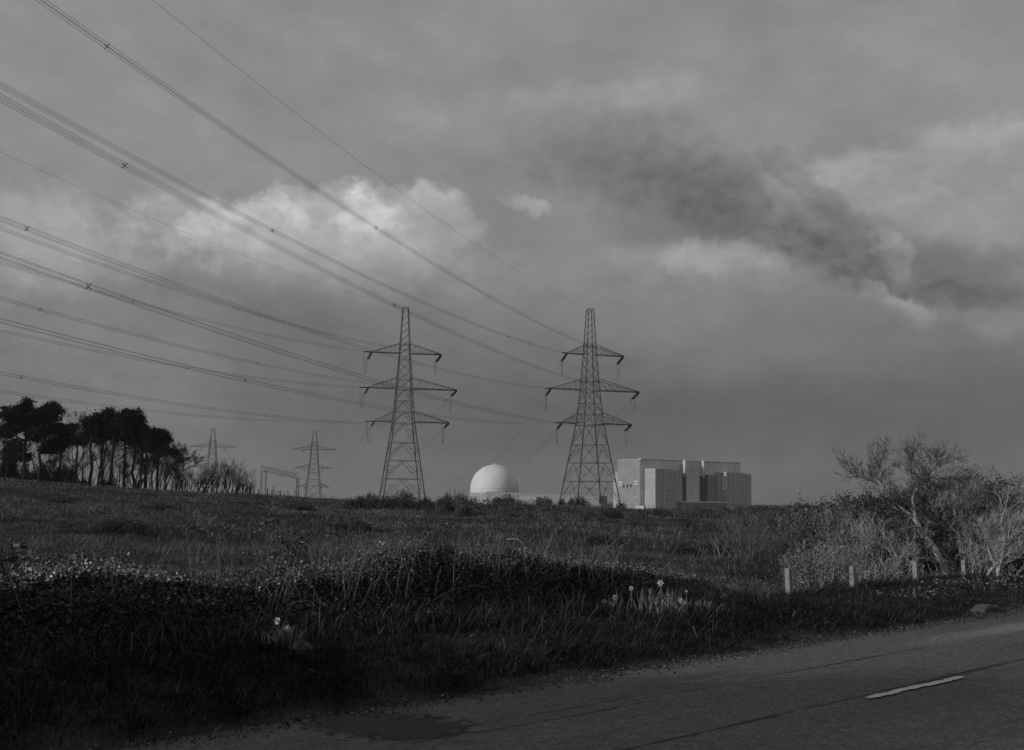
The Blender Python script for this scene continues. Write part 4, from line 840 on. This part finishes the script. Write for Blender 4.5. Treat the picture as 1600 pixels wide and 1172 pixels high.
for i, (x, y0) in enumerate([(1243, 831), (1262, 834), (1272, 829), (1275, 836)]):
    Y = 62; p = at(x, y0, Y); g = h1(p[0], p[1]); H = .85; o = MB().tube([(0, 0, -.2), (0.01, 0, H * .5), (.02, 0, H)], [.05, .045, .04], 6, True).build('fence_stake', 'wood', loc=(p[0], p[1], g)); tag(o, ['leftmost thin stake in the heath left of the big hedge', 'second thin stake from the left in the heath', 'third thin stake from the left with its top highest', 'rightmost thin stake in the heath near the big hedge'][i], 'stake', 'stakes out in the heath')
def daffodil(x, y, Y, label, seed, face=0., closed=False, sz=.045):
    R = rnd(seed); p = at(x, y, Y); g = h1(p[0], p[1]); root = empty('daffodil', (p[0], p[1], g)); tag(root, label, 'flower', 'daffodils on the verge'); H = max(p[2] - g, .12)
    P = np.array([[0, 0, -.02], [.01, .0, H * .5], [.005, -.005, H * .97], [0, -.015, H]]); MB().tube(P, [.005, .0045, .004, .004], 5).build('stem', 'dleaf', root)
    fd = np.array([sin(face), -cos(face), .15]); fd /= np.linalg.norm(fd); U = np.cross(fd, [0, 0, 1]); U /= np.linalg.norm(U); V = np.cross(U, fd); o = P[-1]
    b = MB(); s = sz
    for k in range(6):
        a = k * pi / 3 + R.uniform(-.1, .1); d = U * cos(a) + V * sin(a); e = U * -sin(a) + V * cos(a); q = s * R.uniform(.85, 1.1); fz = -fd * .2 if not closed else fd * 1.2
        b.add([o, o + d * q * .55 + e * q * .32 + fz * q * .3, o + d * q + fz * q * .6, o + d * q * .55 - e * q * .32 + fz * q * .3], [(0, 1, 2, 3)])
    b.build('petals', 'petal', root)
    c = MB(); n = 12
    ring = lambda r, h: [o + (U * cos(t) + V * sin(t)) * r + fd * h for t in np.linspace(0, 2 * pi, n + 1)[:-1]]
    v = ring(s * .2, 0) + ring(s * .26, s * .45) + ring(s * .38, s * .6); i = np.arange(n); k = (i + 1) % n
    c.add(v, np.concatenate([np.stack([i, k, k + n, i + n], 1), np.stack([i + n, k + n, k + 2 * n, i + 2 * n], 1)])); c.build('trumpet', 'petald', root, True)
DF = [(1032, 911, 'tallest daffodil standing over the leaf clump', .3, .045), (1042, 930, 'daffodil drooping just right of the tallest one', 1.2, .042), (1072, 924, 'daffodil on an outward leaning stem at the right of the clump', .8, .03), (1063, 938, 'open daffodil low at the right of the clump', -.2, .036), (1070, 942, 'lowest daffodil at the right of the clump', .4, .03),
      (1014, 923, 'narrow daffodil bud at the left of the clump', .5, .028), (961, 934, 'round open daffodil left of the clump', 0, .046), (944, 940, 'daffodil furthest left in the right hand group', -.7, .045), (986, 919, 'dim daffodil between the clump and the round open one', .2, .034), (955, 960, 'low dim daffodil under the round open one', .3, .036), (1056, 952, 'small daffodil at the foot of the clump', .1, .026),
      (434, 970, 'upper daffodil beside the boulder', -.4, .037), (450, 981, 'lower daffodil bowing beside the boulder', .9, .04)]
for i, (x, y, lb, fc, sz) in enumerate(DF): daffodil(x, y, 13.7 if x > 700 else 10.3, lb, 500 + i, fc, i == 5, sz)
def clump(px, Y, n, wpx, H, label, seed):
    c = at(px, 950, Y); g = h1(c[0], c[1]); root = empty('daffodil_leaves', (c[0], c[1], g)); tag(root, label, 'leaves'); k = wpx * Y / F / 2
    P = np.stack([rng.normal(0, k * .5, n), rng.normal(0, .12, n), np.full(n, -.02)], 1); b = MB(); add_blades(b, P, rng.uniform(.6, 1.15, n) * H, rng.uniform(.010, .017, n), rng.uniform(.1, .9, n), rng.uniform(0, 2 * pi, n), curl=.4); b.build('blades', 'dleaf', root)
clump(1035, 13.7, 150, 80, .36, 'pale clump of strap leaves under the tallest daffodil', 1); clump(955, 13.7, 50, 50, .24, 'dim leaf clump under the round open daffodil', 2); clump(440, 10.25, 70, 55, .26, 'leaf clump beside the boulder', 3); clump(1098, 14.1, 160, 50, .2, 'pale lit grass tuft right of the daffodils', 4)
def boulder():
    p = at(473, 1000, 10.0); g = h1(p[0], p[1]); v = []; n, m = 10, 18
    for i in range(n + 1):
        for j in range(m):
            a = i / n * pi; t = j / m * 2 * pi; d = np.array([sin(a) * cos(t), sin(a) * sin(t), cos(a)]); r = 1 + .22 * float(fbm(np.array([d[0] * 1.7 + 5]), np.array([d[1] * 1.7 + d[2] * 2]), 77)[0]) * 2
            r *= 1 - .18 * abs(d[0]) * max(d[2], 0); v.append(d * r * [.10, .08, .12])
    i = np.arange(n)[:, None] * m; j = np.arange(m)[None]; k = (j + 1) % m
    o = MB().add(v, np.stack([i + j, i + j + m, i + k + m, i + k], -1).reshape(-1, 4)).build('boulder', 'stone', loc=(p[0], p[1], g + .03)); tag(o, 'small rounded pale boulder in the dark verge grass', 'rock')
boulder()
def drain():
    # broken concrete drain mouth at the road edge on the right: a low hump with a dark slot
    p = np.array([at(1576, 962, 17.3)[0], 17.3]); p = np.array(rc((p[0] + p[1]) / sqrt(2), 10.35)); root = empty('drain_mouth', (p[0], p[1], 0), pi / 4); root.scale = (.5, .5, .55); tag(root, 'low humped concrete drain mouth with a dark slot at the far road edge', 'drain')
    t = np.linspace(0, pi, 15); b = MB(); zz = .15 * np.sin(t) ** .8
    def shell(x0, x1, k): 
        xs = -np.cos(t) * .62; ok = (xs >= x0) & (xs <= x1); xs = np.concatenate([[x0], xs[ok], [x1]]); z = .16 * np.clip(1 - (xs / .64) ** 2, 0, 1) ** .7; n = len(xs)
        v = np.concatenate([np.stack([xs, xs * 0 - .16, z - .03], 1), np.stack([xs, xs * 0 - .12, z + .03], 1), np.stack([xs, xs * 0 + .25, z + .04], 1), np.stack([xs, xs * 0 + .25, z * 0 - .1], 1), np.stack([xs, xs * 0 - .16, z * 0 - .1], 1)])
        i = np.arange(n - 1); f = np.concatenate([np.stack([i + r * n, i + 1 + r * n, i + 1 + ((r + 1) % 5) * n, i + ((r + 1) % 5) * n], 1) for r in range(5)])
        bb = MB(); bb.add(v, f); bb.ng.append([r * n for r in range(5)][::-1]); bb.ng.append([r * n + n - 1 for r in range(5)]); return bb
    shell(-.62, .1, 0).build('hood', 'conc2', root); shell(.34, .62, 0).build('hood', 'conc2', root)
    MB().box((.1, .02, -.1), (.34, .24, .12)).build('slot', DK, root)
MT['conc2'] = mat('dirty_concrete', .06, .85, .10, 14, bump=.4)
drain()
# ------------------------------------------------------------------ thorn thicket on the right
def thicket():
    def trunkpath(pts, Y): return np.array([at(x, y, Y + dy) for x, y, dy in pts])
    TP = dict(wob=.16, up=.05, taper=.7, kmin=4, kmax=6, ang=(.3, .95), ratio=(.38, .66), rr=.5, rmin=.0035, n=6, first=1)
    def tree(label, Y, main, rads, limbs, seed, name='thorn_tree', bk='barkp', tw='twigp', depth=3, group=None):
        R = rnd(seed); P = trunkpath(main, Y); g = h1(P[0][0], P[0][1]); P[0][2] = g - .1; O = P[0].copy(); root = empty(name, O); tag(root, label, 'tree', group); b = MB(); tb = MB()
        def smooth(Q, r):
            n = len(Q) * 5; t = np.linspace(0, len(Q) - 1, n); q = np.stack([np.interp(t, range(len(Q)), Q[:, i]) for i in range(3)], 1)
            for _ in range(4): q[1:-1] = (q[:-2] + 2 * q[1:-1] + q[2:]) / 4
            q[1:-1] += R.normal(0, .006, (n - 2, 3)); return q, np.interp(t, range(len(Q)), r)
        q, r = smooth(P, rads); b.tube(q - O, r, 9, True); chains = [(q, r)]
        for pts, rr_ in limbs: q, r = smooth(trunkpath(pts, Y), rr_); b.tube(q - O, r, 6); chains.append((q, r))
        segs = []
        for ci, (q, r) in enumerate(chains):
            st = int(len(q) * (.55 if ci == 0 else .25)); cnt = 7 if ci == 0 else 22
            for _ in range(cnt):
                i = R.integers(st, len(q) - 1); d = q[i + 1] - q[i]; d /= np.linalg.norm(d); ax = R.normal(size=3); ax[2] = abs(ax[2]); nd = d * .7 + ax * .45; nd /= np.linalg.norm(nd)
                grow(segs, q[i], nd, R.uniform(.2, .52), max(min(r[i] * .6, .012), .004), depth - 1, TP, R)
        for dp, p, r in segs: tb.tube(p - O, r, 3)
        b.build('trunk', bk, root); tb.build('twigs', tw, root)
    tree('pale leaning thorn tree with a crooked lit trunk and fine bare crown', 25.5, [(1484, 915, 0), (1474, 886, 0), (1462, 860, 0), (1450, 845, 0), (1439, 834, 0), (1437, 822, 0), (1424, 806, .1), (1400, 788, .2), (1386, 770, .2)], [.085, .075, .068, .062, .055, .045, .036, .028, .022],
         [([(1386, 770, .2), (1374, 758, .2), (1356, 748, .2), (1340, 744, .2), (1330, 734, .2)], [.022, .016, .012, .008, .004]), ([(1390, 775, .2), (1378, 755, 0), (1376, 738, 0), (1372, 728, 0)], [.02, .014, .008, .004]), ([(1437, 824, 0), (1428, 800, -.2), (1425, 772, -.2), (1438, 757, -.2), (1448, 742, -.2), (1452, 722, -.2)], [.04, .026, .018, .013, .009, .004]),
          ([(1438, 757, -.2), (1424, 742, -.2), (1424, 718, -.2)], [.012, .008, .004]), ([(1448, 742, -.2), (1460, 732, -.2), (1466, 724, -.2)], [.01, .007, .004]), ([(1424, 806, .1), (1404, 798, -.3), (1385, 783, -.3)], [.02, .014, .008]), ([(1437, 822, 0), (1410, 826, -.4), (1384, 833, -.5), (1370, 828, -.5)], [.028, .02, .013, .006])], 601, tw='twigm')
    tree('slim pale multi stemmed thorn just right of the leaning trunk', 26.2, [(1491, 912, 0), (1487, 880, 0), (1483, 860, 0), (1485, 840, 0), (1484, 825, 0), (1477, 805, 0), (1468, 785, 0)], [.04, .035, .033, .03, .024, .018, .01],
         [([(1484, 836, 0), (1492, 815, 0), (1493, 795, 0), (1500, 780, 0)], [.022, .018, .012, .006]), ([(1484, 828, 0), (1470, 821, 0), (1455, 818, 0), (1448, 812, 0)], [.02, .015, .01, .005]), ([(1488, 845, 0), (1502, 838, .2), (1520, 850, .3), (1540, 860, .3)], [.015, .012, .008, .004])], 602)
    tree('pale forked thorn stem between the slim thorn and the bright thicket', 26.8, [(1560, 880, 0), (1530, 855, 0), (1512, 830, 0), (1500, 805, 0), (1498, 790, 0)], [.03, .028, .024, .018, .01],
         [([(1508, 825, 0), (1516, 800, 0), (1524, 780, 0)], [.018, .012, .006]), ([(1530, 855, 0), (1545, 825, 0), (1566, 815, 0)], [.016, .01, .005])], 603)
    tree('bright silvery thorn with a low sweeping branch at the right edge', 24.2, [(1558, 918, 0), (1560, 890, 0), (1566, 868, 0), (1570, 845, 0), (1562, 815, 0), (1572, 790, 0)], [.045, .04, .034, .028, .018, .008],
         [([(1535, 915, 0), (1548, 888, 0), (1562, 882, 0), (1580, 878, 0), (1600, 862, 0)], [.026, .024, .022, .016, .01]), ([(1568, 850, 0), (1584, 835, 0), (1596, 818, 0)], [.018, .012, .006]), ([(1560, 890, 0), (1545, 862, 0), (1540, 840, 0)], [.018, .012, .006])], 604)
    tree('low pale twisted thorn left of the leaning tree', 24.6, [(1400, 905, 0), (1404, 880, 0), (1398, 862, 0), (1385, 845, 0), (1380, 832, 0)], [.028, .024, .02, .016, .01],
         [([(1398, 862, 0), (1372, 850, 0), (1352, 845, 0)], [.015, .01, .006]), ([(1462, 880, .2), (1448, 872, 0), (1430, 872, -.1), (1420, 885, -.2)], [.02, .018, .014, .01])], 605)
    def shrub(px, Y, wpx, ytop, label, seed, tw='twigp', stems=26, depth=2, kk=1., leafn=0, lm='ivy', ls=.035):
        R = rnd(seed); c = at(px, 860, Y); g = h1(c[0], c[1]); H = at(px, ytop, Y)[2] - g; a = wpx * Y / F / 2; root = empty('thorn_bush', (c[0], c[1], g)); tag(root, label, 'bush'); b = MB(); segs = []
        P = dict(wob=.14, up=.06, taper=.7, kmin=4, kmax=6, ang=(.3, .9), ratio=(.36, .6), rr=.55, rmin=.003 * kk, n=5, first=1)
        for _ in range(stems):
            x0 = R.uniform(-.8, .8) * a; d = np.array([R.normal(0, .3) + x0 / a * .25, R.normal(0, .3), 1.]); d /= np.linalg.norm(d); hh = H * (1 - .25 * (x0 / a) ** 2)
            grow(segs, np.array([x0, R.uniform(-.7, .7) * min(a, 1.2), -.05]), d, hh * R.uniform(.55, .8), .013 * kk, depth, P, R)
        for dp, p, r in segs: p[:, 2] = np.minimum(p[:, 2], H * (1 + .1 * np.sin(p[:, 0] * 4 + seed) + .04 * np.sin(p[:, 0] * 17))); b.tube(p, r, 3)
        b.build('twigs', tw, root)
        if leafn:
            l = MB(); tips = np.concatenate([p[2:] for dp, p, r in segs]); i = R.integers(0, len(tips), leafn); leaves(l, tips[i] + R.normal(0, .05, (leafn, 3)), R.uniform(.5, 1.4, leafn) * ls, .3); l.build('leaves', lm, root)
    shrub(1262, 21.8, 70, 852, 'pale twiggy bush with bright buds at the left end of the thicket', 611, 'twigp', 24, 2, 1., 2600, 'ivyp', .03)
    shrub(1325, 27, 130, 785, 'broad grey thorn bush forming the left shoulder of the thicket', 612, 'twigp', 46, 2, 1.1, 14000, 'ivy', .045)
    shrub(1300, 24.6, 110, 850, 'tangled low thorn bush behind the second post', 613, 'twigp', 50, 2, 1., 4500, 'ivyp', .03)
    shrub(1395, 28.5, 130, 778, 'dark leafy bush behind the leaning tree', 614, 'twig', 44, 2, 1.2, 36000, 'ivyd', .055)
    shrub(1470, 29, 130, 785, 'dark leafy bush behind the slim thorn', 615, 'twig', 44, 2, 1.2, 36000, 'ivyd', .055)
    shrub(1500, 33, 110, 742, 'dark rounded twiggy bush standing up behind the thicket', 616, 'twig', 90, 3, 1.2, 7000, 'ivyd', .05)
    shrub(1590, 32, 120, 762, 'fine twiggy bush at the right edge behind the thicket', 617, 'twig', 70, 2, 1.3, 7000, 'ivyd', .05)
    shrub(1560, 27.5, 130, 780, 'ivy covered bush with bright leaves at the right', 618, 'twigp', 44, 2, 1.1, 9000, 'ivy', .045)
    shrub(1585, 24.6, 70, 850, 'dense bright twiggy bush at the right edge of the picture', 619, 'twigp', 40, 2, 1., 2600, 'ivyp', .035)
    shrub(1380, 23.6, 90, 870, 'low pale brushwood behind the third post', 620, 'twigp', 34, 2, .9, 600)
    shrub(1530, 24.8, 60, 850, 'thin pale brushwood right of the last post', 621, 'twigp', 22, 2, .9, 500)
    shrub(1440, 26.6, 120, 800, 'mid grey thorn bush mixed behind the leaning trunk', 622, 'twigp', 60, 2, 1., 6000)
    shrub(1660, 27, 130, 775, 'thorn bush just beyond the right edge of the picture', 623, 'twigp', 30, 2, 1.1, 5000)
    shrub(1350, 26, 100, 800, 'grey tangled thorn bush between the second and third posts', 625, 'twigp', 60, 2, 1., 5000, 'ivy', .035)
    shrub(1290, 28, 80, 800, 'rounded grey thorn bush at the far left shoulder of the thicket', 626, 'twigp', 50, 2, 1., 9000, 'ivyd', .045)
    shrub(1420, 27.4, 120, 775, 'ivy darkened thorn bush directly behind the bare crown', 627, 'twig', 50, 2, 1.2, 36000, 'ivyd', .055)
    shrub(1520, 26.2, 110, 800, 'pale wiry thorn bush between the slim thorn and the silvery thorn', 628, 'twigp', 70, 2, 1., 2500, 'ivy', .035)
    shrub(1600, 26, 110, 790, 'tall pale wiry bush cut by the right edge of the picture', 629, 'twigp', 70, 2, 1., 5000, 'ivy', .04)
    shrub(1345, 30, 120, 772, 'fuzzy bare bush topping the left half of the thicket', 630, 'twig', 60, 2, 1.2, 9000, 'ivyd', .05)
    shrub(1150, 34, 80, 797, 'pale feathery bare shrub in the heath before the slab building', 624, 'twigq', 46, 2, .75, 900, 'ivyl', .03)
    # low ivy and litter creeping under the posts
    b = MB(); n = 2600; X = []; s = rng.uniform(18.5, 27, n); c = rng.normal(13.2, .6, n); X, Y = rc(s, c); P = np.stack([X, Y, hgt(X, Y) + rng.uniform(0, .07, n) * (.5 + vnoise(X * 3, Y * 3, 3))], 1)
    leaves(b, P, rng.uniform(.025, .065, n), .8); tag(b.build('creeping_ivy', 'ivyl'), 'creeping ivy and litter on the bank below the thicket', 'ivy', kind='stuff')
MT['twigq'] = mat('grey_twigs', .17, .85, island=(.3, 1.8)); MT['ivyl'] = mat('litter_leaf', .09, .6, island=(.1, 2.6), spec=.3, patch=(.4, 1.5)); MT['ivyd'] = mat('dark_hedge_leaf', .04, .6, island=(.4, 2.2), spec=.25); MT['ivyp'] = mat('bright_leaf', .13, .5, island=(.15, 2.4), spec=.4)
thicket()
# plastic-free litter: a pale leaf on the verge is left to the straw layer
import os
if os.environ.get('STAT'): print('polys', sum(len(o.data.polygons) for o in bpy.data.objects if o.type == 'MESH'))

def rough():
    b = MB(); p = MB()
    for n, r0, r1, sz in ((90000, 17, 45, .035), (80000, 45, 100, .07), (50000, 100, 180, .13)):
        X, Y = sectors(n, r0, r1, -.58, .58); c = Y - X; f = fbm(X * .22, Y * .22, 90, 4) * 2.2 + fbm(X * 1.2, Y * 1.2, 91, 3) * 1.2; k = (c > 16.5) & (f > .22); X, Y, f = X[k], Y[k], f[k]; H = np.clip(f - .12, .05, .9) * .55 * (1 + r0 / 90)
        P = np.stack([X, Y, hgt(X, Y) + H * rng.uniform(0, 1, len(X)) ** .6], 1); q = rng.uniform(size=len(X)) < .25 + .5 * (vnoise(X * .1, Y * .1, 5) > .6)
        leaves(b, P[~q], sz * rng.uniform(.5, 1.5, (~q).sum()), .2); leaves(p, P[q], sz * rng.uniform(.5, 1.5, q.sum()), .2)
    tag(b.build('heather', 'gorse'), 'dark low heather scattered in uneven clumps over the heath', 'heather', kind='stuff'); tag(p.build('dead_bracken', 'scrub'), 'pale dead bracken mixed with the heather', 'bracken', kind='stuff')
    b = MB(); n = 7000; s = rng.uniform(0, 26, n); c = 10 + rng.normal(0, .22, n) - .1; X, Y = rc(s, c); z = np.where(c < 10, .012 + .05 * (1 - ((c - 6.5) / 3.5) ** 2), hgt(X, Y) + .01)
    leaves(b, np.stack([X, Y, z], 1), rng.uniform(.008, .035, n), 1.5); tag(b.build('roadside_grit', 'grit'), 'grit, straw and dead leaves along the crumbling road edge', 'litter', kind='stuff')
MT['grit'] = mat('grit', .06, .8, island=(.3, 3.0))
rough()
# ------------------------------------------------------------------ unseen trees and bush added left of the frame to shade the foreground
def roadside():
    for i, (s_, c_, H, lb) in enumerate([(.9, 13.3, 1.7, 'unseen low holly bush added to shade the left daffodils'), (-1.5, 12.2, 2.8, 'unseen young tree added left of the frame to shade the verge'), (-4.5, 12.4, 4.2, 'unseen holly tree added on the left verge to shade the road'), (-7.5, 12.2, 5.2, 'unseen taller holly added further back to shade the road'), (-10.5, 12.0, 5.8, 'unseen broad holly added furthest back to shade the road')]):
        R = rnd(700 + i); x, y = rc(s_, c_); g = h1(x, y); root = empty('added_shade_tree', (x, y, g)); tag(root, lb, 'tree'); b = MB(); b.tube([(0, 0, -.1), (.1, 0, H * .5), (0, .1, H * .9)], [.12, .08, .02], 7)
        lf = MB()
        for k in range(40):
            z = R.uniform(.15, 1) * H; r = (1.25 - .7 * z / H) * R.uniform(.5, 1); a = R.uniform(0, 6.3); e = np.array([cos(a) * r, sin(a) * r, z]); b.tube([(0, 0, z * .7), e], [.03, .008], 4)
            leaves(lf, e + R.normal(size=(260, 3)) * [.3, .3, .25], R.uniform(.05, .1, 260), .3)
        b.build('trunk', 'bark', root); lf.build('crown', 'ivyd', root)
roadside()
# ------------------------------------------------------------------ air
def haze():
    o = MB().box((-2000, -600, -9), (2000, 2650, 75)).build('haze', bpy.data.materials.new('haze_air')); m = o.data.materials[0]; m.use_nodes = True; t = m.node_tree; t.nodes.clear()
    out = N(t, 'ShaderNodeOutputMaterial'); v = N(t, 'ShaderNodeVolumePrincipled'); v.inputs['Color'].default_value = (.9, .9, .9, 1); v.inputs['Density'].default_value = HAZE; v.inputs['Anisotropy'].default_value = .3
    t.links.new(v.outputs[0], out.inputs['Volume']); tag(o, kind='stuff', label='thin grey air between the camera and the far buildings')
HAZE = .00012
haze()
